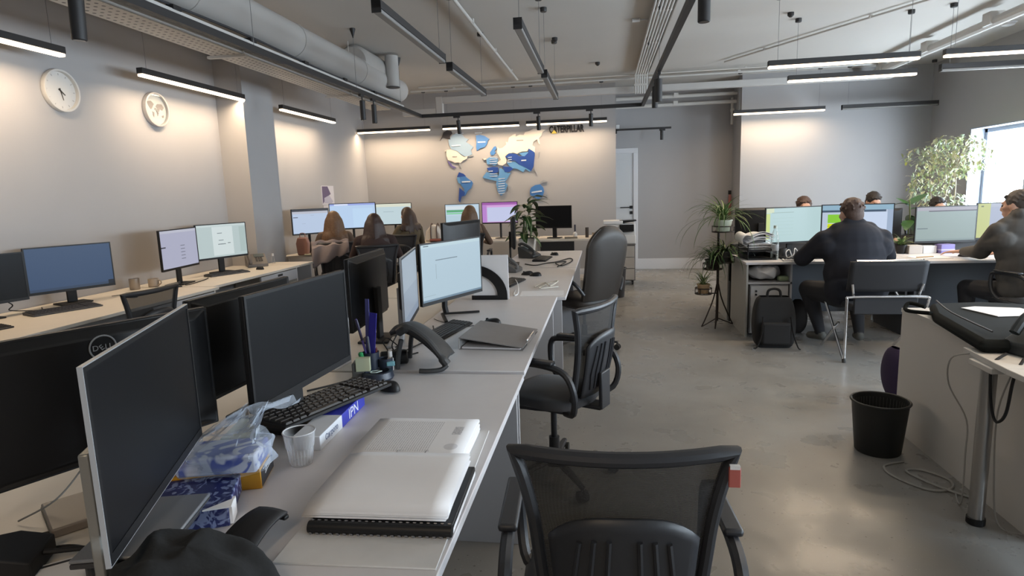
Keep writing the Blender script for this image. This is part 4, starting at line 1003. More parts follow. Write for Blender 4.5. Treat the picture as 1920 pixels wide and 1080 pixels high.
t = thing('blue_ruler', 'wide blue plastic ruler standing in the organiser', 'ruler', (-.992, 2.402, .765), R(-20))
t.rotation_euler = (R(-2), R(6), R(-15))
G().box(-.018, .018, -.0015, .0015, 0, .255).build('ruler_body', BLUER, t, bevel=.0008)
G().box(-.018, -.0165, -.002, .0022, .0, .255).build('bevelled_edge', mat('ruler_dark', (.02, .016, .2), .35), t, smooth=0)
t = thing('clear_ruler', 'narrow bluish clear ruler behind the wide blue one', 'ruler', (-1.006, 2.412, .765), R(-20))
t.rotation_euler = (R(-3), R(1), R(-15)); G().box(-.010, .010, -.001, .001, 0, .31).build('ruler_body', mat('ruler_pale', (.10, .10, .30), .25), t, smooth=0)
t = thing('paper_clip', 'pale bent wire clip lying on the organiser tray', 'clip', (-.935, 2.315, .79), R(30))
G().tube([(-.02, -.01, 0), (.0, -.016, 0), (.025, -.004, 0), (.012, .012, 0), (-.012, .012, 0), (-.022, .0, 0)], .002, 6, closed=True).build('wire', mat('pale_wire', (.45, .55, .52), .3), t)
box_thing('sticky_flag', 'light blue plastic flag in the organiser', 'flag', (-.90, 2.40, .79), (.035, .02, .02), 20, mat('light_blue', (.16, .36, .42), .5), .004)
t = thing('correction_bottle', 'small white correction bottle in the organiser', 'bottle', (-.915, 2.44, .76)); G().lathe([(.013, 0), (.014, .05), (.008, .06), (.008, .08), (0, .08)], 14).build('bottle_body', WHITE, t); G().lathe([(.010, .06), (.009, .084), (0, .084)], 12).build('cap', WHITE, t)
# ---- second desk
PHM = mat('phone_black', (.03, .032, .034), .5)
t = thing('desk_phone', 'black desk phone with arched stand and handset by the seam', 'phone', (-.752, 2.535, .757), R(0)); t.scale = (.84, .95, .82)
def arch(y): return spline([(-.20, y, .19), (-.13, y, .205), (-.05, y, .165), (.03, y, .095), (.08, y, .03)], 5)
G().grid(lambda a, b: tuple(Vector(arch(0)[int(b*20)])+Vector((0, -.07+.17*a, .012*math.sin(PI*a)))), 8, 20).build('face_panel', PHM, t, solid=.022)
G().tube(spline([(-.14, -.075, .16), (-.155, -.08, .09), (-.165, -.085, .006)], 5), .013, 8).build('stand_leg', PHM, t)
G().tube(spline([(-.14, .09, .16), (-.155, .095, .09), (-.165, .1, .006)], 5), .013, 8).build('stand_leg', PHM, t)
G().tube(spline([(-.15, -.075, .20), (-.09, -.085, .225), (-.0, -.09, .165), (.065, -.095, .085), (.10, -.09, .035)], 6), [.024]*6+[.018]*14+[.024]*5, 10).build('handset', PHM, t)
G().tube(spline([(.10, -.09, .03), (.075, -.11, .012), (.02, -.13, .01), (-.03, -.135, .012)], 5), .013, 8).build('front_foot', PHM, t)
g = G()
for i in range(4):
    for j in range(3): p = arch(0)[9+i*2]; g.cbox((p.x, -.0+j*.024, p.z+.014), (.012, .016, .006))
g.build('keypad', DARK, t, smooth=0, kind='stuff')
keyboard('slim dark keyboard before the white-screened monitor', (-.855, 3.18, .757), 80, .42, .13)
mouse('dark mouse behind the closed lever folder', (-.64, 3.37, .757), 75)
cable('thin mouse cable from the slim keyboard', [(-.70, 3.36, .761), (-.78, 3.30, .761), (-.95, 3.42, .761), (-1.02, 3.5, .761)], .002)
t = thing('lever_folder', 'closed grey lever folder lying on the second desk', 'folder', (-.525, 2.99, .757), R(-4))
FOLD = mat('folder_grey', (.22, .21, .21), .5, noise=.08); FPALE = mat('folder_side', (.40, .39, .38), .6)
G().box(-.16, .155, -.20, .20, 0, .003).build('lower_cover', FOLD, t, smooth=0)
G().box(-.163, -.158, -.20, .20, 0, .058).build('spine_board', FPALE, t, bevel=.001)
G().add([(-.16, -.20, .055), (.155, -.20, .012), (.155, .20, .012), (-.16, .20, .055), (-.16, -.20, .059), (.155, -.20, .016), (.155, .20, .016), (-.16, .20, .059)], [(3, 2, 1, 0), (4, 5, 6, 7), (0, 1, 5, 4), (1, 2, 6, 5), (2, 3, 7, 6), (3, 0, 4, 7)]).build('upper_cover', FOLD, t, smooth=0)
G().box(-.15, .14, -.19, .19, .003, .010).build('filed_pages', PAPER, t, smooth=0)
g = G().box(.15, .158, -.10, .10, .004, .03); g.build('metal_edge', CHROME, t, bevel=.002)
# cables under the second desk's monitors
for i, p in enumerate([[(-1.0, 2.75, .78), (-.96, 2.68, .80), (-.99, 2.60, .765), (-.92, 2.55, .762), (-.96, 2.50, .762)], [(-1.02, 2.9, .85), (-.98, 2.80, .87), (-1.0, 2.7, .80), (-.94, 2.66, .765), (-.88, 2.72, .762)], [(-.97, 3.3, .762), (-.9, 3.05, .762), (-.93, 2.85, .762), (-.95, 2.75, .765)]]):
    cable(['black cable curling behind the desk phone', 'black cable rising behind the edgeways silver monitor', 'black cable running under the white-screened monitor'][i], p, .0035)
t = thing('speaker_cylinder', 'black cylindrical speaker lying behind the desk organiser', 'speaker', (-.93, 2.53, .79), R(20))
G().tube([(-.06, 0, 0), (-.055, 0, 0), (.055, 0, 0), (.06, 0, 0)], [.026, .031, .031, .026], 18).build('speaker_body', BLACK, t); G().tube([(.0595, 0, 0), (.062, 0, 0)], .022, 16).build('grille', DARK, t)
cable('black cord knotted between the organiser and the desk phone', [(-1.02, 2.52, .762), (-.99, 2.62, .78), (-1.03, 2.66, .83), (-.98, 2.60, .86), (-.95, 2.66, .80), (-1.0, 2.72, .765), (-.90, 2.66, .765)], .003)
cable('thin black cable along the desk seam behind the thick keyboard', [(-1.16, 2.16, .755), (-1.08, 2.25, .756), (-1.02, 2.36, .755), (-1.05, 2.46, .762), (-1.12, 2.60, .762)], .004)
box_thing('cable_hub', 'black cable hub box behind the desk phone', 'hub', (-.945, 2.60, .757), (.07, .14, .035), 8, BLACKM, .005)
# document holder
t = thing('magazine_holder', 'black arched magazine holder filled with white papers', 'holder', (-.80, 4.17, .757), R(0))
g = G()
arc = [(.115-.13+.13*math.cos(a)*1.0, .235*math.sin(a)) for a in np.linspace(0, PI/2, 14)]
outer = [(-.13+.255*math.cos(a), .03+.22*math.sin(a)) for a in np.linspace(0, PI/2, 14)]; inner = [(-.13+.185*math.cos(a), .03+.155*math.sin(a)) for a in np.linspace(PI/2, 0, 14)]
g.prism(outer+inner, -.004, .004, 0, UPX); g.box(-.13, .125, -.004, .004, 0, .031)
g.build('arched_side', BLACK, t, bevel=.001)
G().box(-.13, .125, .004, .09, 0, .004).build('floor_plate', BLACK, t, smooth=0)
for i in range(5): G().box(-.12, .135-.006*i, .010+i*.012, .019+i*.012, .004, .315-.008*i).build('document', PAPER, t, bevel=.001)
# third and fourth desks
keyboard('loose keyboard behind the papers-filled holder', (-.775, 4.98, .75), 80, .42, .14)
mouse('black mouse beside the loose keyboard', (-.615, 5.42, .75), 80)
mouse('long dark mouse next to the oval one', (-.70, 5.50, .75), 100)
keyboard('keyboard farthest along the island', (-.68, 6.75, .75), 85, .44, .15)
mouse('black mouse by the farthest island keyboard', (-.585, 7.2, .75), 60)
cable('tangled black cable coiled on the island desk', [(-.82, 6.3, .755), (-.70, 6.18, .755), (-.60, 6.35, .755), (-.50, 6.42, .76), (-.38, 6.75, .758), (-.34, 6.5, .758), (-.42, 6.1, .757), (-.50, 6.3, .762), (-.40, 6.42, .76), (-.46, 6.02, .757)], .006)
cable('white cable coming out from the loose keyboard', [(-.80, 5.3, .755), (-.70, 4.85, .775), (-.64, 4.45, .755), (-.66, 4.38, .755), (-.68, 4.6, .755)], .004, WHITE)
cable('white cord in a loose heap near the desk joint', [(-.55, 4.75, .755), (-.48, 4.9, .765), (-.42, 4.7, .77), (-.38, 5.0, .765), (-.45, 4.95, .755), (-.50, 4.65, .76), (-.36, 4.75, .756)], .005, mat('cream_cord', (.55, .52, .45), .5))
deskphone('black wedge phone beside the edge-on monitor', (-.86, 6.98, .75), 70, .95)
deskphone('dark grey phone half hidden behind the papers-filled holder', (-.90, 5.75, .75), 80, .9, mat('phone_grey', (.10, .10, .10), .5))
box_thing('paper_sheet', 'loose white sheet at the joint of the island desks', 'paper', (-.46, 4.47, .75), (.32, .21, .002), 3, PAPER, 0)
# ---------------------------------------------------------------- desks along the clock wall
def wall_desk(label, x0, x1, y0, y1, drawer_y):
    t = desk(label, x0, x1, y0, y1, .75, DESKW, mat('pale_panel', (.50, .47, .43), .5))
    cx, cy = (x0+x1)/2, (y0+y1)/2
    d = G().box(x1-cx-.03, x1-cx-.012, drawer_y[0]-cy, drawer_y[1]-cy, .60, .715).build('drawer_front', mat('drawer_grey', (.40, .39, .40), .5), t, bevel=.002)
    G().box(x1-cx-.0125, x1-cx-.008, (drawer_y[0]+drawer_y[1])/2-cy-.05, (drawer_y[0]+drawer_y[1])/2-cy+.05, .675, .70).build('handle', mat('handle_dark', (.03, .028, .028), .5), d, bevel=.002)
    return t
wall_desk('pale desk by the clock wall under the blue-screened monitor', -4.34, -3.42, 2.6, 4.96, (4.15, 4.9))
wall_desk('pale desk by the clock wall under the twin lit monitors', -4.34, -3.50, 4.99, 6.60, (5.8, 6.55))
o = desk('narrow pale side desk at the pier', -4.0, -3.5, 6.62, 6.95, .75, DESKW, legs=('y1',))
monitor('black-screened monitor cut by the frame edge on the clock wall', -4.18, 3.50, 78, .58, .345, .85, 'off', bez='black')
monitor('dull blue-screened monitor on the clock wall desk', -4.10, 4.15, 67, .60, .355, .855, 'dusk')
monitor('list-screened monitor, first of the lit twins', -3.93, 5.17, 98, .625, .37, .897, 'list', off=.04)
monitor('form-screened monitor, second of the lit twins', -4.03, 5.98, 73, .625, .37, .905, 'form')
keyboard('grey keyboard before the dull blue-screened monitor', (-3.92, 3.86, .75), 68, .45, .17, m=DARK)
keyboard('dark keyboard before the form-screened monitor', (-3.90, 5.82, .75), 66, .44, .14, m=DARK)
keyboard('dark keyboard cut by the frame edge at the clock wall', (-3.85, 3.1, .75), 78, .44, .15, m=DARK)
mouse('dark mouse beside the mesh chair on the clock wall desk', (-3.84, 4.42, .75), 80)
mouse('dark mouse beside the grey phone on the clock wall desk', (-3.76, 6.2, .75), 70)
deskphone('brown-grey phone on the clock wall desk by the pier', (-3.99, 6.52, .75), 40, 1.0, mat('phone_brown', (.14, .125, .115), .5))
STL = mat('brushed_steel', (.35, .31, .27), .35, .7)
mug('brushed steel mug on the clock wall desk', (-4.16, 4.84, .75), STL, .042, .10, False)
mug('pale tan cup beside the brushed steel mug', (-4.10, 5.0, .75), mat('tan_cup', (.40, .33, .26), .5), .045, .075)
t = thing('stapler', 'dark stapler at the foot of the list-screened monitor', 'stapler', (-3.84, 4.92, .75), R(60))
G().box(-.07, .07, -.014, .014, 0, .012).build('stapler_base', BLACK, t, bevel=.003); G().prism([(-.07, .014), (.06, .028), (.065, .05), (-.07, .034)], -.012, .012, 0, UPX).build('stapler_arm', BLACK, t, bevel=.004)
t = thing('small_bottle', 'small glass bottle with white cap beside the pier', 'bottle', (-3.93, 6.78, .75))
G().lathe([(.018, 0), (.02, .005), (.02, .06), (.008, .08), (.008, .095), (0, .095)], 16).build('bottle_body', CLEAR, t); G().lathe([(.011, .09), (.012, .12), (0, .122)], 12).build('cap', WHITE, t)
cable('black cable under the dull blue-screened monitor', [(-4.2, 3.95, .757), (-4.12, 3.85, .756), (-4.22, 3.72, .78), (-4.15, 3.68, .83), (-4.2, 3.6, .9)], .004)
cable('black cable between the blue-screened monitor and mouse', [(-4.05, 4.45, .757), (-3.97, 4.60, .756), (-3.9, 4.55, .756), (-3.86, 4.46, .757)], .003)
cable('cable running before the list-screened monitor', [(-3.95, 5.2, .757), (-3.8, 5.05, .756), (-3.85, 5.35, .756), (-3.9, 5.5, .757)], .004)
mesh_chair('black mesh chair pushed up to the clock wall desk', (-3.18, 3.55, 0), 88)
# clocks
def clock(label, y, z, r, mapface):
    t = thing('wall_clock', label, 'clock', (XL, y, z), 0)
    M = Matrix.Rotation(R(90), 4, 'Y')
    G().lathe([(r*.98, 0), (r, .004), (r, .034), (r*.985, .04), (r*.90, .040), (r*.885, .026), (r*.885, .008)], 48, M=M).build('clock_rim', mat('clock_rim', (.62, .60, .57), .35) if not mapface else mat('clock_rim_grey', (.50, .48, .47), .3, .3), t)
    fm = mat('clock_face', (.66, .64, .61), .5)
    f = G().lathe([(r*.89, .0), (r*.89, .012), (0, .0121)], 48, M=M).build('clock_face', fm, t)
    FM = frame((.0135, 0, 0), (0, 1, 0), (0, 0, 1)); hm = mat('clock_hand', (.05, .045, .04), .5)
    for k in range(12):
        if mapface: break
        a = k*PI/6; s, c = math.sin(a), math.cos(a)
        G().prism([(s*r*.72+c*.003, c*r*.72-s*.003), (s*r*.82+c*.003, c*r*.82-s*.003), (s*r*.82-c*.003, c*r*.82+s*.003), (s*r*.72-c*.003, c*r*.72+s*.003)], 0, .001, 0, FM).build('hour_mark', mat('mark_grey', (.42, .40, .38), .5), f, smooth=0)
    for a, L, w in ((R(128), .30, .007), (R(166), .45, .005)) if not mapface else ((R(140), .28, .004), (R(95), .3, .003)):
        s, c = math.sin(a), math.cos(a); L *= r
        G().prism([(c*w-s*.02, -s*w-c*.02), (c*w*.5+s*L, -s*w*.5+c*L), (-c*w*.5+s*L, s*w*.5+c*L), (-c*w-s*.02, s*w-c*.02)], .002, .004, 0, FM).build('clock_hand', hm if not mapface else mat('mark_grey'), t, smooth=0)
    if mapface:
        gm = mat('map_print', (.36, .30, .27), .6); q = r/.16
        for P in ([(-.105, .065), (-.05, .075), (-.015, .05), (-.04, .015), (-.06, -.005), (-.09, .03)], [(-.045, -.02), (-.02, -.03), (-.03, -.075), (-.042, -.06)], [(.005, .03), (.03, .055), (.09, .06), (.115, .03), (.09, .0), (.06, .01), (.045, -.015), (.03, .01)], [(.0, .015), (.03, .008), (.04, -.03), (.02, -.06), (.01, -.02)], [(.075, -.05), (.105, -.04), (.1, -.065), (.08, -.068)]):
            G().prism([(x*q, y*q) for x, y in P], -.0006, .0006, 0, FM).build('printed_continent', gm, f, smooth=0)
        G().lathe([(r*.885, .034), (0, .0345)], 40, M=M).build('glass', GLASSM, t)
clock('large pale wall clock with faint marks and dark hands', 4.53, 2.43, .168, False)
clock('smaller wall clock with a grey world map on its face', 5.60, 2.415, .165, True)
# poster
t = thing('wall_poster', 'small purple and white flyer on the wall behind the lit monitors', 'poster', (XL+.001, 9.3, 1.55))
FM = frame((.002, 0, 0), (0, 1, 0), (0, 0, 1))
G().box(0, .002, -.22, .22, -.15, .15).build('sheet', mat('flyer_white', (.62, .60, .63), .6), t, smooth=0)
G().prism([(-.2, .14), (.0, .14), (.1, .02), (-.02, -.02), (-.2, -.13)], 0, .0006, 0, FM).build('purple_print', mat('flyer_purple', (.12, .09, .17), .6), t, smooth=0)
G().prism([(-.14, -.04), (.04, .0), (.17, -.1), (.1, -.13), (-.15, -.12)], .0006, .0012, 0, FM).build('pale_print', mat('flyer_pale', (.45, .43, .52), .6), t, smooth=0)
G().prism([(-.19, -.20), (.02, -.20), (.02, -.155), (-.19, -.155)], .0, .0012, 0, FM).build('white_tab', mat('flyer_white'), t, smooth=0)

# ---------------------------------------------------------------- far women, their desks and monitors
def rot_desk(label, x, y, ang, w, d, leg=True):
    t = thing('desk', label, 'desk', (x, y, 0), R(ang))
    P = [(-w/2, 0), (w/2, 0), (w/2, d), (-w/2+.3, d), (-w/2, .2)] if ang > 10 else [(-w/2, 0), (w/2, 0), (w/2, d), (-w/2, d)]
    G().prism(P, .725, .75).build('desk_top', DESKW, t, bevel=.003)
    for s in (-1, 1): G().box(s*(w/2-.02)-.01, s*(w/2-.02)+.01, .03, (d-.03) if (s > 0 or ang < 10) else .19, 0, .725).build('leg_panel', mat('pale_panel'), t, smooth=0)
    return t
rot_desk('pale corner desk under the pair of lit monitors behind the pier', -3.55, 7.93, 24, 1.5, .72)
rot_desk('pale desk in the room corner under the small pale screen', -3.45, 9.35, 0, 1.5, .75)
rot_desk('pale desk against the map wall under the green and pink screens', -1.95, 9.55, 0, 1.7, .8)
rot_desk('pale desk against the map wall under the dark monitor', -.52, 9.55, 0, 1.12, .8)
monitor('page-screened monitor nearest the pier in the far corner', -3.99, 7.93, 57, .56, .35, 1.02, 'page', stand='arm')
monitor('broad blue-white monitor in front of the woman with dark blond hair', -3.58, 8.42, 25, .65, .375, 1.05, 'blue', stand='arm')
monitor('small pale-screened monitor in the far corner', -3.42, 9.72, 5, .60, .36, 1.03, 'pale', stand='arm')
monitor('far monitor showing green table bands', -2.32, 9.95, 10, .57, .34, 1.0, 'bands', stand='arm')
monitor('far monitor showing a pink and violet window', -1.70, 10.0, 0, .60, .355, 1.0, 'pink', stand='arm')
monitor('far wide black monitor beyond the broad-leaf plant', -.80, 9.85, -12, .60, .36, .91, 'off')
o = G().box(-.99, -.46, 9.5, 9.54, .56, .72).build('dark_front_panel', BLACKM, bevel=.004); tag(o, 'dark panel under the desk edge below the far black monitor', 'panel')
ch = mesh_chair('dark chair behind the woman with dark blond hair, cardigan over it', (-3.40, 7.38, 0), 26, FABRIC)
def cardi(a, b):
    u = a*2-1
    return Vector((u*.22, -.33-.03*math.sin(b*3)-.02*math.sin(u*6+b*3)+(.08 if b < .2 else 0), .99-.24*b*(1-.35*u)+.01*math.sin(u*9)))
o = G().grid(cardi, 16, 12).build('cardigan', mat('lilac_grey_knit', (.30, .25, .25), .9, bump=.5, bscale=60), solid=.012)
tag(o, 'lilac-grey cardigan hung over a dark far chair back', 'cardigan', None, (-3.47, 7.36, .0), R(26))
mesh_chair('dark chair of the woman in dark brown', (-2.66, 6.86, 0), 25, FABRIC)
mesh_chair('dark chair under the woman looking sideways', (-2.80, 8.62, 0), -12, FABRIC)
mesh_chair('dark chair before the green and pink screens', (-1.88, 8.55, 0), 2, FABRIC)
TR = mat('dark_trousers', (.02, .021, .026), .9); SH = mat('dark_shoes', (.02, .018, .016), .6)
HB1 = mat('dark_blond_hair', (.16, .085, .042), .55, noise=.35, nscale=45, bump=.9, bscale=70); HB2 = mat('dark_brown_hair', (.040, .020, .016), .5, noise=.3, nscale=45, bump=.9, bscale=70); HB3 = mat('brown_hair', (.055, .032, .022), .5, noise=.3, nscale=45, bump=.9, bscale=70); HB4 = mat('light_brown_hair', (.135, .075, .040), .55, noise=.35, nscale=45, bump=.9, bscale=70)
seated('woman with long dark blond hair facing two lit monitors', (-3.42, 7.42, 0), 26, mat('brown_knit', (.13, .085, .06), .9), TR, SH, HB1, head_h=1.33, hairlen=-.36, seed=2, build=.9)
seated('woman in dark brown with long dark hair, nearest of the far women', (-2.68, 6.90, 0), 20, mat('plum_brown_knit', (.045, .026, .024), .9), TR, SH, HB2, head_h=1.30, hairlen=-.34, seed=5, build=1.0)
seated('woman with brown hair seen sideways in an olive top', (-2.83, 8.66, 0), 48, mat('olive_top', (.11, .085, .05), .9), TR, SH, HB3, head_h=1.33, hairlen=-.26, seed=8, build=.9)
seated('woman with light brown hair before the green-banded screen', (-1.90, 8.60, 0), 4, mat('brown_top', (.10, .06, .04), .9), TR, SH, HB4, head_h=1.33, hairlen=-.34, seed=11, build=.85)
# things on the far desks
t = thing('tote_bag', 'pink-tan upright bag on the corner desk by the pier', 'bag', (-4.05, 7.78, .75), R(10))
G().prism([(-.07, 0), (.07, 0), (.085, .16), (.06, .24), (-.06, .24), (-.085, .16)], -.05, .05, 0, UPX).build('bag_body', mat('pink_tan', (.42, .22, .17), .7), t, bevel=.015)
G().tube(spline([(-.035, 0, .23), (-.03, 0, .29), (.03, 0, .29), (.035, 0, .23)], 5), .006, 6).build('handle', mat('pink_tan'), t)
t = thing('food_bag', 'olive-green packet on the corner desk beside the pink-tan bag', 'packet', (-3.86, 7.92, .75), R(20))
G().prism([(-.07, 0), (.07, 0), (.08, .05), (.05, .12), (-.02, .135), (-.075, .08)], -.04, .04, 0, UPX).build('packet_body', mat('olive_green', (.26, .27, .08), .6), t, bevel=.012)
G().box(-.03, .04, -.02, .02, .125, .15).build('dark_clip', BLACK, t, bevel=.003)
box_thing('note_stack', 'cream notebook pile on the corner desk end', 'notebook', (-3.93, 7.78, .75), (.2, .13, .018), 24, mat('cream_paper', (.60, .57, .44), .7))
mug('bright yellow tall cup between the two far women', (-3.12, 8.32, .75), mat('bright_yellow', (.62, .40, .01), .4), .042, .14)
t = thing('flower_figurine', 'small dark plant pot between the two far women', 'plant', (-3.28, 8.22, .75))
G().lathe([(.03, 0), (.04, .06), (.034, .06), (0, .05)], 14).build('pot', BLACK, t)
g = G(); rnd = random.Random(3)
for i in range(16):
    a = rnd.random()*6.28; e = .04+.05*rnd.random(); z = .08+.07*rnd.random(); g.add([(0, 0, .05), (e*math.cos(a)+.012*math.sin(a), e*math.sin(a)-.012*math.cos(a), z), (1.5*e*math.cos(a), 1.5*e*math.sin(a), z+.01), (e*math.cos(a)-.012*math.sin(a), e*math.sin(a)+.012*math.cos(a), z)], [(0, 1, 2, 3)])
g.build('foliage', mat('dark_leaf', (.03, .06, .02), .5), t)
box_thing('toy_block', 'dark blue small box before the yellow cup', 'box', (-3.05, 8.12, .75), (.09, .07, .06), 20, mat('dark_blue_box', (.05, .07, .16), .5))
t = thing('handbag', 'white handbag with dark straps on the far desk', 'bag', (-2.78, 9.75, .75), R(0))
G().prism([(-.14, 0), (.16, 0), (.15, .12), (.08, .25), (.0, .28), (-.10, .18)], -.07, .07, 0, UPX).build('bag_body', mat('white_leather', (.60, .57, .53), .5), t, bevel=.03)
for x in (-.02, .08): G().tube(spline([(x, -.075, .05), (x, -.078, .2), (x+.01, -.03, .29), (x+.01, .05, .25)], 5), .009, 6).build('strap', mat('brown_strap', (.10, .06, .05), .6), t)
box_thing('paper_pile', 'pinkish paper pile on the desk beside the white handbag', 'paper', (-2.45, 9.72, .75), (.28, .2, .02), 10, mat('pinkish_paper', (.62, .48, .42), .7))
t = thing('pencil_case', 'dark red pencil case before the white handbag', 'case', (-2.70, 9.62, .7505), R(0)); G().tube([(-.1, 0, .025), (.1, 0, .025)], .024, 12).build('case_body', mat('dark_red', (.28, .09, .07), .6), t); G().box(-.09, .09, -.003, .003, .047, .051).build('zip', DARK, t, smooth=0)
t = thing('spray_bottle', 'slim white bottle with dark blue top on the far desk', 'bottle', (-.46, 9.85, .75))
G().lathe([(.032, 0), (.034, .01), (.034, .07), (.014, .09), (.014, .1), (0, .1)], 16).build('bottle_body', WHITE, t); G().lathe([(.013, .09), (.014, .20), (.01, .21), (0, .21)], 12).build('cap', mat('navy_cap', (.02, .02, .05), .4), t)
mug('dark tall tumbler on the far desk', (-.27, 9.85, .75), mat('tumbler_dark', (.06, .05, .045), .4), .028, .16, False, 'tumbler')
mug('tan bowl-like cup at the end of the far desk', (-.14, 9.9, .75), mat('tan_bowl', (.42, .33, .24), .5), .05, .07)
box_thing('desk_tray', 'small dark tray beside the slim white bottle', 'tray', (-.52, 9.72, .75), (.2, .12, .025), 5, mat('tray_tan', (.2, .17, .13), .5))
# printer and drawers
t = thing('drawer_unit', 'grey three-drawer cabinet on casters below the printer', 'cabinet', (.27, 9.92, 0))
G().box(-.21, .21, -.25, .25, .07, .63).build('cabinet_body', mat('cabinet_dark', (.14, .135, .135), .5), t, bevel=.003)
G().box(-.215, .215, -.26, .25, .63, .65).build('cabinet_top', mat('cabinet_dark'), t, bevel=.003)
for i in range(3):
    d = G().box(-.195, .195, -.266, -.25, .085+i*.18, .255+i*.18).build('drawer', mat('drawer_pale', (.42, .40, .38), .5), t, bevel=.002)
    G().box(-.05, .05, -.272, -.266, .225+i*.18, .238+i*.18).build('handle', DARK, d, smooth=0)
for x in (-.17, .17):
    for y in (-.2, .2): G().cyl((x-.012, y, .03), (x+.012, y, .03), .03, n=12).box(x-.015, x+.015, y-.015, y+.015, .04, .075).build('caster', RUBBER, t)
t = thing('printer', 'white and black office printer on the grey cabinet', 'printer', (.24, 9.90, .65))
G().box(-.22, .25, -.2, .2, 0, .13).build('paper_base', WHITE, t, bevel=.008)
G().box(-.20, .24, -.2, .2, .13, .31).build('printer_body', WHITE, t, bevel=.01)
G().box(-.0, .22, -.215, -.19, .19, .30).build('output_bay', BLACK, t, bevel=.004)
G().box(-.19, .2, -.28, -.19, .19, .205).build('output_tray', BLACK, t, bevel=.003)
G().box(-.25, .05, -.22, .2, .31, .36).build('scanner_lid', WHITE, t, bevel=.008)
G().prism([(.0, .31), (.26, .35), (.26, .365), (.0, .36)], -.05, .2, 0, put(UPX, (0, 0, 0))).build('control_panel', BLACK, t, bevel=.003)
# tall thing behind the chair
t = thing('paper_basket', 'tall dark waste basket beside the grey cabinet', 'bin', (.16, 8.6, 0))
G().lathe([(.11, 0), (.115, .01), (.14, .40), (.147, .41), (.135, .41), (.108, .012), (0, .012)], 26).build('basket_wall', mat('basket_dark', (.03, .03, .035), .5), t)
G().tube([(.145*math.cos(a*PI/14), .145*math.sin(a*PI/14), .41) for a in range(28)], .006, 6, closed=True).build('rim', DARK, t)
G().grid(lambda a, b: (.10*(b)*math.cos(2*PI*a), .10*b*math.sin(2*PI*a), .40+.05*(1-b)+.01*math.sin(a*25)), 20, 4).build('liner', mat('liner_grey', (.2, .2, .22), .4), t)
# executive chair
LEATH = mat('dark_leather', (.036, .030, .026), .5, bump=.2, bscale=150)
t = thing('executive_chair', 'high-backed padded dark leather chair with loop arms', 'chair', (-.195, 5.80, 0), R(42))
def eback(u, k, d):
    z = .50+.68*k; hw = .236*(1-.10*(1-k)**2)*(1-.55*max(0, (k-.70)/.30)**2.2)
    y = -.22-.13*k-.02*math.sin(k*PI)
    th = .055*(1-abs(u)**4)*(1-max(0, (k-.8)/.2)**3*.8)
    return Vector((u*hw, y+d*(.015+th), z-.03*u*u*max(0, (k-.6)/.4)))
G().grid(lambda a, b: eback(a*2-1, b, 1), 18, 22).grid(lambda a, b: eback(1-a*2, b, -1), 18, 22).grid(lambda a, b: eback(-1, a, b*2-1), 22, 2).grid(lambda a, b: eback(1, a, 1-b*2), 22, 2).grid(lambda a, b: eback(a*2-1, 1, 1-b*2), 18, 2).build('backrest', LEATH, t)
G().tube([eback(-.97, k/14, -.6) for k in range(15)], .008, 6).tube([eback(.97, k/14, -.6) for k in range(15)], .008, 6).build('piping', LEATH, t)
def eseat(a, b):
    th = 2*PI*a; sx = .26*math.copysign(abs(math.cos(th))**.55, math.cos(th)); sy = .26*math.copysign(abs(math.sin(th))**.55, math.sin(th)); ph = (b-.5)*PI
    return (sx*(.75+.25*math.cos(ph)), sy*(.75+.25*math.cos(ph)), .47+.055*math.sin(ph))
G().grid(eseat, 32, 10).lathe([(0, .522), (.17, .526), (.2, .52)], 24).build('seat', LEATH, t)
for s in (-1, 1):
    G().tube(spline([(s*.22, -.26, .56), (s*.285, -.22, .66), (s*.30, -.10, .705), (s*.30, .10, .69), (s*.295, .20, .62), (s*.27, .16, .50), (s*.22, .06, .44)], 5), .017, 8).build('armrest', CHAIRP, t)
G().box(-.12, .12, -.14, .14, .38, .42).build('seat_mechanism', CHAIRP, t, bevel=.01)
star_base(t, .33, .40, 10)
# near mesh chairs
mesh_chair('black mesh chair close up at the frame bottom with a red tag', (.02, 1.50, 0), 3)
o = G().box(-.012, .012, -.004, .004, -.022, .022).build('red_tag', mat('tag_red', (.40, .10, .08), .6), bevel=.002)
G().box(-.010, .010, -.005, .005, .018, .026).build('white_band', WHITE, o, smooth=0)
tag(o, 'small red cloth tag sticking out from the close-up chair back', 'tag', None, (.262, 1.235, .905), 0)
mesh_chair('black mesh chair with ribbed back turned aside by the desks', (-.27, 3.06, 0), 66)
# ---------------------------------------------------------------- plants
def leaf_fn(L, W, droop=.3, fold=.25, tip=1.0, base=.0):
    def f(a, b):
        u = a*2-1; w = W/2*(math.sin(PI*min(1, b**.8*.97+.015)))**tip
        return (u*w, L*b*math.cos(droop*b*.6), -L*droop*b*b*.6+fold*abs(u)*w*.8)
    return f
def leaf_geo(g, base, az, el, L, W, droop=.3, fold=.25, tip=1.0, nu=2, nv=6, m=0, roll=0):
    M = put((Matrix.Rotation(az, 3, 'Z') @ Matrix.Rotation(el, 3, 'X') @ Matrix.Rotation(roll, 3, 'Y')).to_4x4(), base)
    return g.grid(leaf_fn(L, W, droop, fold, tip), nu, nv, m, M)
def strap(g, base, az, el, L, W, bend, n=9, m=0):
    """thin arching strap leaf"""
    p = Vector(base); e = el; c, s = math.cos(az), math.sin(az); vs = []; fs = []
    for i in range(n+1):
        t = i/n; w = W/2*min(1, .45+2*t)*(1-t)**.55+.0006
        d = Vector((c*math.cos(e), s*math.cos(e), math.sin(e))); x = Vector((-s, c, 0)); nrm = x.cross(d)
        vs += [p-x*w+nrm*-.15*w, p+nrm*.25*w, p+x*w+nrm*-.15*w]
        if i < n: p = p+d*(L/n); e -= bend/n
    for i in range(n):
        for k in (0, 1): fs.append((i*3+k, i*3+k+1, i*3+k+4, i*3+k+3))
    g.add(vs, fs, m)
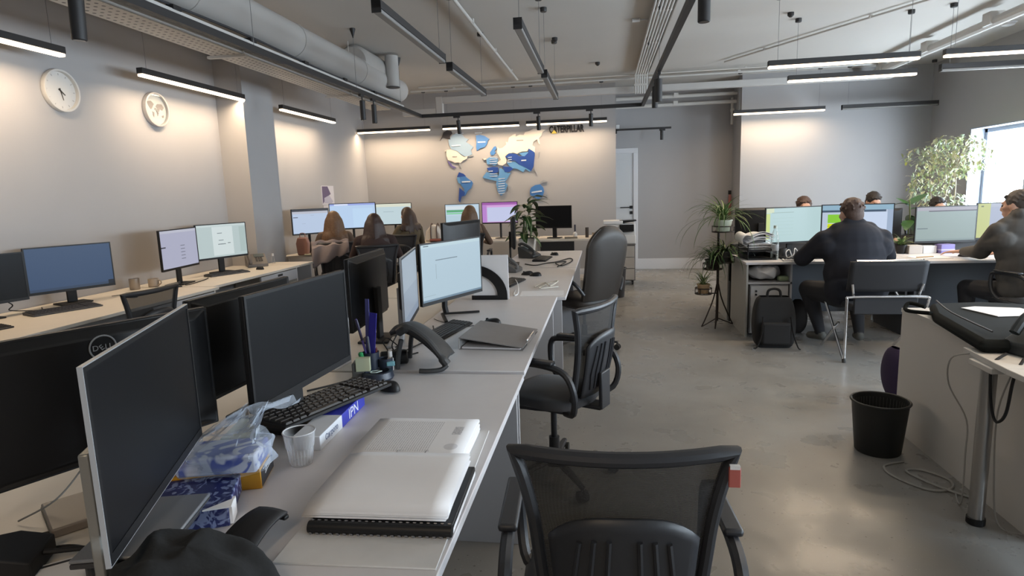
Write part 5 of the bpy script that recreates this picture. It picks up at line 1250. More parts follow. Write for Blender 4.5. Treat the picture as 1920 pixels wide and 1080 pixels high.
def spider(name, label, loc, pot, n, L, cols, seed, z0=.0, spread=1.0, W=.013, hang=0):
    rnd = random.Random(seed); t = thing(name, label, 'plant', loc)
    r, h, pm = pot
    G().lathe([(r*.72, 0), (r*.78, .006), (r, h*.9), (r*1.06, h*.9), (r*1.06, h), (r*.94, h), (r*.9, h*.85), (0, h*.84)], 24).build('pot', pm, t)
    G().lathe([(r*.9, h*.86), (0, h*.88)], 16).build('soil', mat('soil', (.03, .022, .016), .95), t)
    g = G()
    for i in range(n):
        strap(g, (rnd.uniform(-.02, .02), rnd.uniform(-.02, .02), h*.86), rnd.random()*6.28, rnd.uniform(.55, 1.45), L*rnd.uniform(.6, 1.15), W*rnd.uniform(.8, 1.2), rnd.uniform(1.2, 2.6)*spread, 9, rnd.randrange(len(cols)))
    for i in range(hang):
        a = rnd.random()*6.28
        strap(g, (r*.7*math.cos(a), r*.7*math.sin(a), h*.9), a, .3, L*1.3, W*.8, 1.9, 9, 0)
    g.build('foliage', cols, t)
    return t
LG = mat('leaf_green', (.07, .135, .035), .45, noise=.3, nscale=15); LP = mat('leaf_pale', (.20, .25, .10), .45, noise=.2, nscale=12); LD = mat('leaf_dark', (.022, .05, .018), .4)
# ---------------------------------------------------------------- men's desks by the window
DARKP = mat('dark_blue_panel', (.055, .062, .075), .5); GREYP = mat('grey_green_panel', (.36, .36, .34), .5)
t = thing('desk', 'desk of the man in navy, with open shelf niche and side panel', 'desk', (2.13, 6.58, 0))
G().box(-.76, .76, -.38, .36, .725, .75).build('desk_top', DESKM, t, bevel=.003)
G().box(-.75, -.732, -.37, .35, 0, .725).build('leg_panel', GREYP, t, smooth=0); G().box(.73, .748, -.30, .35, 0, .725).build('leg_panel', DARKP, t, smooth=0)
G().box(-.32, .73, .33, .348, .12, .725).build('modesty_panel', DARKP, t, smooth=0)
G().box(-.732, -.32, -.36, .33, .53, .548).build('shelf', mat('grey_panel'), t, smooth=0)
G().box(-.338, -.32, -.36, .33, 0, .725).build('niche_side', mat('grey_panel'), t, smooth=0)
t = thing('pedestal', 'grey lockable pedestal with a keyhole under the open shelf niche', 'cabinet', (1.605, 6.56, 0))
G().box(-.18, .18, -.31, .30, .03, .52).build('pedestal_body', PANELM, t, smooth=0)
G().box(-.175, .175, -.328, -.31, .04, .51).build('door', mat('pedestal_front', (.42, .42, .42), .5), t, bevel=.002)
for z in (.46, .425): G().cyl((-.125, -.336, z), (-.125, -.326, z), .010, n=12).build('lock', BLACK, t)
t = thing('desk', 'desk of the man in grey, under the dull green-grey screen', 'desk', (3.68, 6.58, 0))
G().box(-.78, .78, -.46, .40, .725, .75).build('desk_top', DESKM, t, bevel=.003)
for s in (-.76, .76): G().box(s-.009, s+.009, -.36, .35, 0, .725).build('leg_panel', DARKP, t, smooth=0)
G().box(-.75, .75, .33, .348, .12, .725).build('modesty_panel', DARKP, t, smooth=0)
for i, (x, lab) in enumerate(((2.13, 'desk facing the man in navy, behind his screens'), (3.68, 'desk facing the man in grey, behind his screens'))):
    t = thing('desk', lab, 'desk', (x, 7.38, 0))
    G().box(-.77, .77, -.38, .36, .725, .75).build('desk_top', DESKM, t, bevel=.003)
    for s in (-.76, .75): G().box(s-.009, s+.009, -.36, .35, 0, .725).build('leg_panel', GREYP, t, smooth=0)
o = G().box(1.37, 1.395, 6.955, 6.99, 0, .86).box(1.37, 4.45, 6.955, 6.99, .45, .86).build('desk_divider', mat('divider_dark', (.035, .036, .04), .6)); tag(o, 'low dark divider between the two rows of desks by the window', 'divider')
monitor('notes-screened monitor, first before the man in navy', 1.925, 6.66, 19, .64, .375, .888, 'notes')
monitor('green and yellow table-screened monitor behind the navy man', 2.52, 6.62, -8, .655, .385, .890, 'sheet')
monitor('dull green-grey mail-screened monitor of the man in grey', 3.44, 6.82, 8, .62, .37, .853, 'mail')
monitor('pale monitor with yellow side band before the man in grey', 4.05, 6.88, 0, .60, .375, .868, 'cal')
monitor('black monitor back beside the spider plant', 1.76, 7.32, 183, .56, .345, .895, 'off')
monitor('dark monitor back behind the big rubber leaves', 3.02, 7.40, 178, .52, .33, .86, 'off')
keyboard('dark keyboard under the notes-screened monitor', (1.98, 6.45, .75), 8, .44, .13)
# things on the navy man's desk
t = thing('letter_tray', 'black two-tier letter tray heaped with white papers', 'tray', (1.545, 6.56, .75), R(4))
for z in (.0, .09): 
    G().box(-.13, .15, -.17, .17, z, z+.004).box(-.13, -.126, -.17, .17, z, z+.05).box(.146, .15, -.17, .17, z, z+.05).box(-.13, .15, .166, .17, z, z+.05).box(-.13, .15, -.17, -.166, z, z+.018).build('tray_tier', BLACK, t, smooth=0)
for x, y in ((-.128, -.16), (.148, -.16), (-.128, .16), (.148, .16)): G().cyl((x, y, 0), (x, y, .16), .006, n=8).build('tray_post', BLACK, t)
rnd = random.Random(12)
pt = thing('paper_heap', 'untidy heap of curled white papers in the black letter tray', 'paper', (1.545, 6.56, .845), R(4))
for i in range(9):
    c = .012*rnd.random()+.004*i; dx, dy = rnd.uniform(-.015, .02), rnd.uniform(-.02, .01)
    G().grid(lambda a, b: ((a-.5)*.24+dx, (b-.5)*.31+dy, .006+i*.016+c*math.sin(a*PI)*1.2*(1 if i > 4 else .3)+.012*math.sin(b*4+i)), 8, 6).build('sheet', PAPER, pt, solid=.005)
g = G().grid(lambda a, b: (-.13+.05*math.cos(a*PI*1.6), (b-.5)*.28, .10+.055*math.sin(a*PI*1.6)+.02*b), 12, 3); g.build('curled_sheet', PAPER, pt, solid=.002)
PET = bpy.data.materials.new('bottle_plastic'); PET.use_nodes = True; clear_nodes(PET, (.45, .52, .52), .1, .55)
t = thing('water_bottle', 'clear plastic water bottle on the navy man desk', 'bottle', (1.69, 6.42, .75))
G().lathe([(.034, 0), (.036, .01), (.035, .10), (.038, .14), (.038, .2), (.03, .26), (.014, .30), (.014, .325), (0, .325)], 24).build('bottle_body', PET, t)
G().lathe([(.0375, .09), (.0385, .092), (.0385, .15), (.0375, .152)], 24).build('label_band', mat('bottle_label', (.34, .36, .38), .5), t); G().lathe([(.017, .312), (.017, .34), (0, .341)], 16).build('cap', mat('cap_white_green', (.55, .62, .56), .4), t)
mug('dark grey mug behind the clear water bottle', (1.80, 6.55, .75), mat('mug_dark', (.07, .07, .07), .4), .04, .10)
cable('white cord coiled beside the dark grey mug', [(1.86, 6.42, .76), (1.84, 6.45, .84), (1.80, 6.42, .82), (1.81, 6.40, .77), (1.86, 6.38, .80), (1.88, 6.41, .86), (1.95, 6.5, .80), (2.02, 6.48, .755)], .005, WHITE)
box_thing('papers', 'white papers under the navy man left forearm', 'paper', (1.88, 6.30, .75), (.28, .14, .008), -6, PAPER, .001)
t = thing('tablet', 'white-rimmed dark tablet lying beside the clear bottle', 'tablet', (1.80, 6.28, .759), R(-10)); G().box(-.07, .07, -.05, .05, 0, .008).build('tablet_rim', WHITE, t, bevel=.003); G().box(-.055, .055, -.035, .035, .008, .009).build('glass_face', mat('dark_glass', (.02, .015, .015), .15), t, smooth=0)
t = thing('plastic_sack', 'crumpled white plastic sack in the open shelf niche', 'bag', (1.58, 6.34, .55), R(5))
rnd = random.Random(6)
G().grid(lambda a, b: ((.15*math.sin(b*PI)**.6*math.cos(2*PI*a))*(1+.2*math.sin(a*19)), .10*math.sin(b*PI)**.6*math.sin(2*PI*a)*(1+.15*math.sin(a*13+2)), .065-.065*math.cos(b*PI)+.02*math.sin(a*25+b*8)*math.sin(b*PI)+.02), 36, 12).build('sack_body', mat('white_film', (.55, .56, .58), .3), t)
box_thing('green_pouch', 'small sage-green pouch beside the white sack', 'pouch', (1.745, 6.30, .55), (.10, .08, .05), 10, mat('sage', (.28, .34, .2), .7), .02)
# backpack
BP = mat('backpack_black', (.013, .013, .014), .85, bump=.3, bscale=150)
t = thing('backpack', 'black backpack standing on the floor against the grey pedestal', 'backpack', (1.555, 5.86, 0), R(-2))
def bpk(a, b):
    th = 2*PI*a; e = .30; ph = b; k = math.sin(PI*min(1, max(0, .01+ph*.98)))**.09
    x = .185*math.copysign(abs(math.cos(th))**e, math.cos(th))*k*(1-.08*ph**3); y = .105*math.copysign(abs(math.sin(th))**e, math.sin(th))*k*(1-.3*ph**2)
    return (x, y+.02*ph, .47*ph)
G().grid(bpk, 40, 20).build('pack_body', BP, t)
G().box(-.13, .13, -.145, -.08, .04, .25).build('front_pocket', BP, t, bevel=.025, seg=3)
G().tube(spline([(-.06, .02, .45), (-.05, .02, .52), (0, .02, .54), (.05, .02, .52), (.06, .02, .45)], 5), .012, 8).build('carry_handle', BP, t)
G().tube(spline([(-.12, -.12, .30), (-.13, -.15, .15), (-.17, -.16, .03), (-.2, -.15, .012)], 5), .014, 8, flat=.4).build('strap', BP, t)
G().tube(spline([(.12, -.12, .30), (.14, -.15, .15), (.18, -.16, .03), (.20, -.17, .012)], 5), .014, 8, flat=.4).build('strap', BP, t)
G().box(-.215, -.185, -.165, -.135, .0, .012).build('buckle', mat('buckle_grey', (.25, .25, .25), .4), t, bevel=.004)
o = G().grid(lambda a, b: (.11*math.sin(PI*min(1, .03+b*.94))**.4*math.cos(2*PI*a)*(1-.25*b), .08*math.sin(PI*min(1, .03+b*.94))**.4*math.sin(2*PI*a), .34*b), 24, 12).build('soft_bag', mat('dark_brown_cloth', (.018, .014, .013), .9)); tag(o, 'dark soft bag slumped under the desk beside the black backpack', 'bag', None, (1.93, 6.42, 0))
# men
NAVY2 = mat('navy_shirt', (.011, .012, .019), .9, noise=.2, nscale=6); GREYH = mat('grey_hoodie', (.072, .067, .062), .95, noise=.12, nscale=20)
HM1 = mat('short_brown_hair', (.075, .044, .034), .7, noise=.3, nscale=60, bump=.9, bscale=70); HM2 = mat('short_dark_hair', (.02, .015, .013), .7, noise=.3, nscale=60, bump=.9, bscale=70); HM3 = mat('grey_brown_hair', (.075, .062, .055), .7, noise=.3, nscale=60, bump=.9, bscale=70)
seated('man in a navy shirt seen from behind, typing at two screens', (2.205, 5.78, 0), 3, NAVY2, TR, mat('grey_sneakers', (.10, .10, .09), .7), HM1, 'short', head_h=1.345, build=1.36, lean=.13,
       waist=.275, hk=1.1, sleeve=1.12, slope=.045, arms=[((-.37, .22, .81), (-.30, .50, .795), (.5, 1, -.05)), ((.37, .22, .81), (.24, .50, .795), (-.5, 1, -.05))], legs=[((-.24, .40, .49), (-.2, .18, .12)), ((.2, .42, .49), (.13, .14, .12))], head_yaw=.1, head_pitch=-.12, voxel=.010)
seated('man in a grey hoodie at the frame edge reaching for his mouse', (3.58, 5.82, 0), 14, GREYH, TR, SH, HM3, 'short', head_h=1.375, build=1.2, lean=.12, hood=True, waist=.25, hk=1.08, sleeve=1.15, slope=.03,
       arms=[((-.18, .25, .84), (-.07, .58, .805), (-.6, .85, -.05)), ((.34, .16, .80), (.2, .45, .79), (-.3, 1, -.05))], head_yaw=.35, head_pitch=-.08, voxel=.009)
seated('short-haired man whose forehead shows above the notes screen', (2.52, 8.33, 0), 178, mat('dark_sweater', (.05, .05, .06), .9), TR, SH, HM1, 'short', head_h=1.325, build=1.1, hk=1.08, head_pitch=-.15)
seated('dark-haired man whose bowed head shows beyond the navy man', (3.34, 8.33, 0), 176, mat('teal_sweater', (.04, .06, .07), .9), TR, SH, HM2, 'short', head_h=1.355, build=1.1, head_pitch=-.35, head_yaw=.2)
seated('dark-haired man whose hair just shows above the mail screen', (4.08, 8.33, 0), 180, mat('dark_green_sweater', (.03, .04, .03), .9), TR, SH, HM2, 'short', head_h=1.27, build=1.1, head_pitch=-.1)
for x, lab in ((2.52, 'dark chair of the man behind the notes screen'), (3.34, 'dark chair of the man with the bowed head'), (4.08, 'dark chair of the man behind the mail screen')):
    mesh_chair(lab, (x, 8.37, 0), 180, FABRIC, 'chairs of the men across the desks')
mesh_chair('dark fabric office chair of the man in the grey hoodie', (3.62, 5.72, 0), 10, FABRIC)
t = thing('visitor_chair', 'chrome-framed black visitor chair under the man in navy', 'chair', (2.30, 5.62, 0), R(0))
VF = mat('visitor_black', (.018, .019, .023), .8)
G().box(-.25, .25, -.24, .24, .42, .475).build('seat', VF, t, bevel=.02, seg=3)
G().box(-.245, .245, -.262, -.235, .40, .55).build('seat_back_drop', VF, t, bevel=.008)
def vb(a, b): u = a*2-1; return Vector((u*.295, -.245-.06*b+.03*u*u, .595+.25*b))
G().grid(vb, 14, 8).build('backrest', VF, t, solid=.035)
G().tube([vb(i/14, 1.02)+Vector((0, -.004, .004)) for i in range(1, 14)], .009, 8).build('top_rail', CHROME, t)
G().tube(spline([(-.315, -.30, .005), (-.312, -.29, .30), (-.31, -.285, .52), (-.285, -.285, .552), (0, -.285, .556), (.285, -.285, .552), (.31, -.285, .52), (.33, -.2, .40), (.33, -.18, .2)], 6), .0115, 10).build('rear_frame', CHROME, t)
for s in (-1, 1):
    G().tube([(s*.30, .26, .50), (s*.315, .20, .44), (s*.32, -.31, .012)], .0115, 8).build('slanted_leg', CHROME, t)
    G().tube([(s*.30, -.10, .30), (s*.31, .26, .012)], .0115, 8).build('front_leg', CHROME, t)
    G().cyl((s*.32, -.315, 0), (s*.32, -.305, .03), .015, n=10).build('foot_cap', RUBBER, t)
    G().tube([(s*.25, -.25, .56), (s*.27, -.27, .66)], .011, 8).build('back_strut', CHROME, t)
# things on the grey man's desk
box_thing('white_carton', 'small white carton on the grey man desk', 'box', (3.28, 6.80, .75), (.13, .09, .075), 5, WHITE)
box_thing('cream_carton', 'cream carton with dark slot next to the small white carton', 'box', (3.135, 6.78, .75), (.13, .1, .085), 4, mat('cream_carton_m', (.50, .45, .41), .6))
t = thing('purple_boxes', 'purple-blue striped carton near the grey man hand', 'box', (3.43, 6.78, .75), R(10))
G().box(-.07, .07, -.05, .05, 0, .09).build('carton_body', mat('violet_carton', (.20, .17, .40), .5), t, bevel=.003); G().box(-.071, .071, -.051, .051, .03, .042).build('pale_stripe', mat('lilac', (.45, .42, .58), .5), t, smooth=0)
mouse('dark mouse under the grey man hand', (3.42, 6.42, .75), 20)
box_thing('desk_pad', 'white paper pad on the edge of the grey man desk', 'paper', (3.10, 6.38, .75), (.32, .2, .006), 2, PAPER, .001)
box_thing('brown_strip', 'narrow brown wooden strip on the white paper pad', 'strip', (3.05, 6.36, .757), (.18, .025, .008), 20, mat('tan_wood'), .002)
box_thing('eraser', 'small white slip before the grey man forearm', 'paper', (3.50, 6.16, .75), (.07, .03, .006), 3, PAPER, .001)
spider('potted_plant', 'small plant with pale leaves in a dark pot between the screens', (3.02, 6.78, .75), (.05, .09, BLACK), 30, .16, [LG, LP], 21, W=.025, spread=.6)
# plant stand
IRON = mat('dark_iron', (.030, .022, .018), .5, .3)
t = thing('plant_stand', 'tall dark iron plant stand on three splayed legs beside the desks', 'plant stand', (1.20, 6.72, 0))
G().cyl((0, 0, .06), (0, 0, 1.02), .013, n=10).build('post', IRON, t)
for a in (R(205), R(255), R(20)):
    c, s = math.cos(a), math.sin(a)
    G().tube(spline([(.01*c, .01*s, .46), (.05*c, .05*s, .30), (.14*c, .14*s, .10), (.19*c, .19*s, .008)], 5), .007, 8).tube([(0, 0, .09), (.18*c, .18*s, .012)], .006, 6).build('leg', IRON, t)
for (x, y, z, r) in ((.04, -.02, 1.02, .11), (.06, -.03, .70, .10), (-.15, -.02, .36, .085), (-.05, .03, .62, .10)):
    g = G().tube([(x+r*math.cos(q*PI/12), y+r*math.sin(q*PI/12), z) for q in range(24)], .006, 6, closed=True).tube([(x+r*math.cos(q*PI/12), y+r*math.sin(q*PI/12), z+.06) for q in range(24)], .006, 6, closed=True)
    for q in range(6): g.cyl((x+r*math.cos(q*PI/3), y+r*math.sin(q*PI/3), z), (x+r*math.cos(q*PI/3), y+r*math.sin(q*PI/3), z+.06), .004, n=6)
    g.tube([(0, 0, z), (x, y, z)], .007, 6).tube([(x-r, y, z), (x+r, y, z)], .005, 6).tube([(x, y-r, z), (x, y+r, z)], .005, 6)
    g.build('pot_ring', IRON, t)
spider('spider_plant', 'spider plant with long arching leaves topmost on the iron stand', (1.24, 6.70, 1.026), (.09, .12, mat('pot_white_green', (.46, .50, .40), .4)), 75, .46, [LG, LP, LG], 31, W=.016, hang=5)
spider('spider_plant', 'dark-potted trailing plant at mid height on the iron stand', (1.26, 6.69, .706), (.08, .11, mat('pot_black', (.02, .018, .016), .4)), 60, .34, [LG, LD, LP], 32, W=.014, hang=8)
spider('spider_plant', 'bushy dark-leaved plant behind the post of the iron stand', (1.15, 6.75, .626), (.08, .10, mat('pot_black')), 70, .30, [LD, LG], 33, W=.014, hang=10)
spider('spider_plant', 'small spiky plant in a tan clay pot lowest on the iron stand', (1.05, 6.70, .366), (.066, .10, mat('clay_pot', (.40, .27, .15), .7)), 46, .26, [LG, LP], 34, W=.010, spread=.7)
# rubber plant with large leaves
t = thing('rubber_plant', 'rubber plant with a few very large dark leaves behind the screens', 'plant', (3.38, 7.45, .75))
G().lathe([(.07, 0), (.09, .13), (.096, .14), (.08, .14), (.075, .12), (0, .12)], 20).build('pot', mat('pot_black'), t)
G().tube([(0, 0, .1), (.01, 0, .35), (0, .01, .52)], .009, 8).build('stem', mat('stem_green', (.10, .13, .05), .6), t)
for (b, azm, el, L, W_, dr) in (((0, 0, .47), -60, 30, .30, .13, .2), ((0, 0, .42), -80, 8, .32, .13, .3), ((0, 0, .48), 60, 10, .22, .11, .5), ((.0, 0, .36), -40, -40, .26, .12, .2), ((0, 0, .30), 150, -10, .25, .12, .4), ((0, 0, .33), -110, -5, .24, .11, .4), ((0, 0, .45), 30, 40, .2, .09, .3)):
    leaf_geo(G(), b, R(azm), R(el), L, W_, dr, .2, .8, 4, 10).build('leaf', mat('rubber_leaf', (.030, .085, .022), .3), t)
t = thing('pothos_plant', 'plant with dark and striped leaves beside the bowed head', 'plant', (2.86, 7.62, .75))
G().lathe([(.06, 0), (.08, .11), (.07, .11), (0, .1)], 18).build('pot', WHITE, t); G().tube([(0, 0, .1), (0, 0, .4)], .006, 6).build('stem', mat('stem_green'), t)
for i, (azm, el, L, m_) in enumerate(((70, 35, .2, LD), (-20, 45, .17, LP), (20, 60, .16, LP), (110, 25, .2, LD), (-60, 35, .18, LG), (200, 30, .18, LG), (0, 25, .15, LP))):
    leaf_geo(G(), (0, 0, .40), R(azm), R(el), L, .085, .3, .3, .8, 4, 8).build('leaf', m_, t)
# variegated tree
t = thing('indoor_tree', 'tall pale variegated indoor tree beside the bright window', 'tree', (4.42, 8.85, 0))
G().lathe([(.15, 0), (.19, .30), (.20, .32), (.17, .32), (.16, .28), (0, .27)], 24).build('pot', mat('pot_terra', (.25, .14, .08), .7), t)
BARK = mat('pale_bark', (.34, .29, .22), .8)
for i, p in enumerate(([(-.02, 0, .27), (-.05, .0, .8), (.02, 0, 1.3), (.10, 0, 1.65)], [(.02, 0, .27), (.08, .03, .8), (.14, .02, 1.3), (.10, 0, 1.72)], [(0, .02, .27), (-.1, .05, .9), (-.18, .0, 1.5)])):
    G().tube(spline(p, 6), .010, 8).build('trunk', BARK, t)
V1 = mat('leaf_cream', (.66, .63, .42), .45, noise=.2, nscale=20); V2 = mat('leaf_sage', (.36, .42, .22), .45, noise=.25, nscale=20); V3 = mat('leaf_mint', (.45, .55, .42), .45, noise=.2, nscale=20); V4 = mat('leaf_lime', (.42, .46, .10), .45)
rnd = random.Random(44); g = G()
for i in range(1500):
    while True:
        x, y, z = rnd.uniform(-.55, .52), rnd.uniform(-.36, .36), rnd.uniform(1.05, 2.12)
        d1 = ((x-.10)/.44)**2+(y/.34)**2+((z-1.78)/.30)**2
        d2 = ((x+.17)/.26)**2+(y/.26)**2+((z-1.42)/.34)**2
        d3 = ((x+.03)/.30)**2+(y/.26)**2+((z-1.20)/.16)**2
        d4 = ((x+.35)/.2)**2+(y/.2)**2+((z-1.80)/.12)**2
        if min(d1, d2, d3, d4) < 1 and rnd.random() < .25+.75*min(1, min(d1, d2, d3, d4)): break
    mm = rnd.choices((0, 1, 2, 3), (5, 4, 2 if z > 1.4 else 6, .5))[0]
    leaf_geo(g, (x, y, z), rnd.random()*6.28, rnd.uniform(-1.0, .5), rnd.uniform(.05, .085), rnd.uniform(.022, .034), .5, .3, .9, 2, 3, mm)
leaf_geo(g, (-.40, -.05, 1.52), R(75), R(25), .12, .055, .2, .2, .8, 2, 5, 0)
g.build('foliage', [V1, V2, V3, V4], t)
g = G(); rnd = random.Random(9)
for i in range(22):
    a = rnd.random()*6.28; e = rnd.uniform(.1, .4); g.tube([(.10, 0, 1.55), (.10+e*.5*math.cos(a), e*.5*math.sin(a), 1.75), (.10+e*math.cos(a), e*math.sin(a)*.8, 1.72+.25*rnd.random())], .004, 5)
g.build('twigs', BARK, t)
# broad-leaf plant on the island
t = thing('broadleaf_plant', 'broad-leaf plant in a pale square pot at the island end', 'plant', (-.94, 7.50, .75))
G().prism([(-.085, 0), (.085, 0), (.10, .19), (-.10, .19)], -.09, .09, 0, UPX).build('pot', mat('pot_pale', (.48, .45, .41), .5), t, bevel=.006)
G().box(-.085, .085, -.08, .08, .18, .192).build('soil', mat('soil'), t, smooth=0)
for x, y in ((-.03, 0), (.04, .02), (.0, -.03)): G().tube([(x, y, .18), (x*1.3, y, .42)], .012, 8).build('stem', mat('stem_green'), t)
rnd = random.Random(17); PL = mat('leaf_deep', (.035, .075, .022), .35, noise=.3, nscale=18); PL2 = mat('leaf_pale_rib', (.30, .34, .18), .4)
proto = {}
for i in range(34):
    k = i % 4
    azm = rnd.random()*6.28; z = .20+.46*(i/34)
    if k not in proto:
        L = .25+.025*k; o = leaf_geo(G(), (0, 0, 0), 0, 0, L, .095, .9, .3, .8, 4, 8).grid(lambda a, b, L=L: tuple(Vector(leaf_fn(L, .095, .9, .3, .8)(.5+(a-.5)*.12, b*.9))+Vector((0, 0, .002))), 1, 8, 1).build('leaf', [PL, PL2], t); proto[k] = o
    else:
        o = proto[k].copy(); COL.objects.link(o)
    o.location = (.03*math.cos(azm), .03*math.sin(azm), z); o.rotation_euler = (rnd.uniform(.05, .95)*(.4+.6*i/34), rnd.uniform(-.3, .3), azm)

# ---------------------------------------------------------------- near desks on the window side
t = thing('desk', 'grey desk with a tall closed side panel beside the wastebasket', 'desk', (2.2, 3.2, 0))
G().box(-.46, .46, -.255, .655, .725, .75).build('desk_top', mat('desk_pale_grey', (.60, .585, .56), .5), t, bevel=.003)
G().box(-.455, -.435, -.595, .65, 0, .725).build('side_panel', mat('warm_grey_panel', (.62, .60, .57), .55), t, smooth=0)
G().box(.435, .455, -.595, .65, 0, .725).build('side_panel', mat('warm_grey_panel'), t, smooth=0)
t = thing('desk', 'pale desk with a thick chrome leg at the frame edge', 'desk', (2.02, 2.05, 0))
G().box(-.455, .5, -.85, .885-.35, .725, .75).prism([(-.455, .535), (.5, .535), (.5, .885-.36), (-.43, .88)], .725, .75).build('desk_top', mat('desk_pale_grey'), t, bevel=.003)
G().lathe([(.032, 0), (.036, .004), (.036, .03)], 24, (-.42, .70, 0)).build('foot', BLACK, t)
G().cyl((-.42, .70, .03), (-.42, .70, .70), .030, n=24).build('chrome_leg', mat('brushed_chrome', (.42, .41, .40), .32, .9), t)
G().box(-.46, -.36, .62, .78, .70, .726).build('leg_bracket', STEELW, t, bevel=.004)
G().box(-.25, -.235, -.83, .52, .12, .725).build('modesty_panel', mat('charcoal_panel', (.06, .063, .065), .6), t, smooth=0)
# black bag with sheet
t = thing('laptop_bag', 'flat black bag lying along the desk above the wastebasket', 'bag', (1.98, 3.28, .75), R(-8))
G().prism([(-.32, -.52), (.30, -.46), (.34, .40), (.05, .48), (-.22, .40), (-.30, .1)], 0, .058).build('bag_body', mat('bag_charcoal', (.008, .010, .010), .95, spec=.2), t, bevel=.03, seg=3)
G().tube(spline([(-.27, .30, .05), (-.33, .36, .06), (-.36, .30, .03), (-.30, .12, .05)], 5), .011, 8).build('strap', mat('bag_charcoal'), t)
G().tube(spline([(-.24, -.42, .078), (-.25, 0, .08), (-.2, .36, .078)], 6), .004, 6).build('zip', DARK, t)
o = G().prism([(-.10, -.10), (.14, -.11), (.16, .07), (-.02, .15), (-.11, .13)], 0, .003).build('paper_sheet', PAPER, smooth=0); tag(o, 'white sheet with a clipped corner lying on the flat black bag', 'paper', None, (2.02, 3.42, .810), R(10))
t = thing('desk_phone', 'black desk phone with hanging handset cord on the chrome-legged desk', 'phone', (1.85, 2.77, .751), R(-75))
G().prism([(-.10, 0), (.13, 0), (.13, .05), (.0, .13), (-.10, .19)], -.10, .12, 0, frame((0, 0, 0), (0, -1, 0), (0, 0, 1))).build('phone_body', mat('phone_dark', (.02, .026, .03), .45), t, bevel=.01)
G().tube(spline([(-.08, -.11, .09), (-.085, -.06, .15), (-.085, .03, .2), (-.085, .10, .205), (-.08, .13, .18)], 5), .02, 10).build('handset', mat('phone_dark'), t)
G().tube(spline([(-.02, -.20, .02), (-.01, -.27, -.02), (0, -.28, -.12), (.01, -.27, -.22), (.04, -.275, -.25), (.07, -.27, -.20), (.08, -.26, -.05), (.06, -.2, .02)], 8), .006, 6).build('handset_cord', BLACKM, t)
t = thing('blue_folder', 'bright blue upright folder strip at the frame edge', 'folder', (2.24, 3.30, .75), R(-20)); t.rotation_euler = (R(0), R(12), R(-20))
G().box(-.03, .03, -.004, .004, .0, .34).build('folder_body', mat('vivid_blue', (.03, .045, .55), .4), t, bevel=.002); G().box(-.02, .02, -.02, .02, 0, .08).build('red_base', mat('dull_red', (.22, .06, .07), .5), t, bevel=.004)
# wastebaskets
BIN = mat('bin_black', (.012, .013, .013), .5)
def basket(label, loc):
    t = thing('wastebasket', label, 'bin', loc)
    G().lathe([(.112, 0), (.116, .006), (.142, .29), (.136, .29), (.110, .012), (0, .012)], 32).build('basket_wall', BIN, t)
    G().tube([(.144*math.cos(a*PI/18), .144*math.sin(a*PI/18), .292) for a in range(36)], .007, 8, closed=True).build('rim', BIN, t)
    g = G()
    for i in range(48): a = 2*PI*i/48; g.tube([(.1335*math.cos(a), .1335*math.sin(a), .27), (.128*math.cos(a), .128*math.sin(a), .20)], .0013, 4)
    g.build('inner_slots', mat('bin_slots', (.11, .11, .10), .5), t, kind='stuff')
    return t
basket('black plastic wastebasket on the floor beside the tall side panel', (1.512, 3.515, 0))
basket('black wastebasket at the frame edge under the chrome-legged desk', (2.05, 2.86, 0))
o = G().grid(lambda a, b: (.06*math.sin(PI*min(1, .02+b*.96))**.4*math.cos(2*PI*a), .16*math.sin(PI*min(1, .02+b*.96))**.4*math.sin(2*PI*a), .36*b), 24, 14).build('purple_bag', mat('dark_purple_cloth', (.028, .016, .055), .9)); tag(o, 'dark purple bag peeping out behind the tall side panel', 'bag', None, (1.98, 4.42, 0))
WC = mat('grey_white_cord', (.34, .33, .31), .6)
cable('pale grey cable looping on the floor beside the wastebasket', [(1.58, 3.36, .006), (1.46, 3.30, .006), (1.45, 3.18, .006), (1.55, 3.04, .006), (1.66, 3.06, .006), (1.70, 3.16, .006), (1.62, 3.26, .006), (1.54, 3.24, .006), (1.60, 3.08, .012), (1.70, 2.98, .006), (1.80, 2.92, .006), (1.92, 2.86, .006)], .006, WC)
cable('thin grey cable hanging down from the chrome-legged desk top', [(1.60, 2.86, .74), (1.54, 2.92, .70), (1.57, 2.98, .56), (1.64, 2.95, .40), (1.62, 2.90, .25), (1.60, 2.86, .06), (1.62, 2.92, .006), (1.66, 3.02, .006)], .0035, WC)
cable('pale cable behind the chrome leg', [(1.73, 2.80, .70), (1.69, 2.82, .5), (1.66, 2.76, .25), (1.67, 2.72, .02), (1.74, 2.66, .006)], .0035, WC)
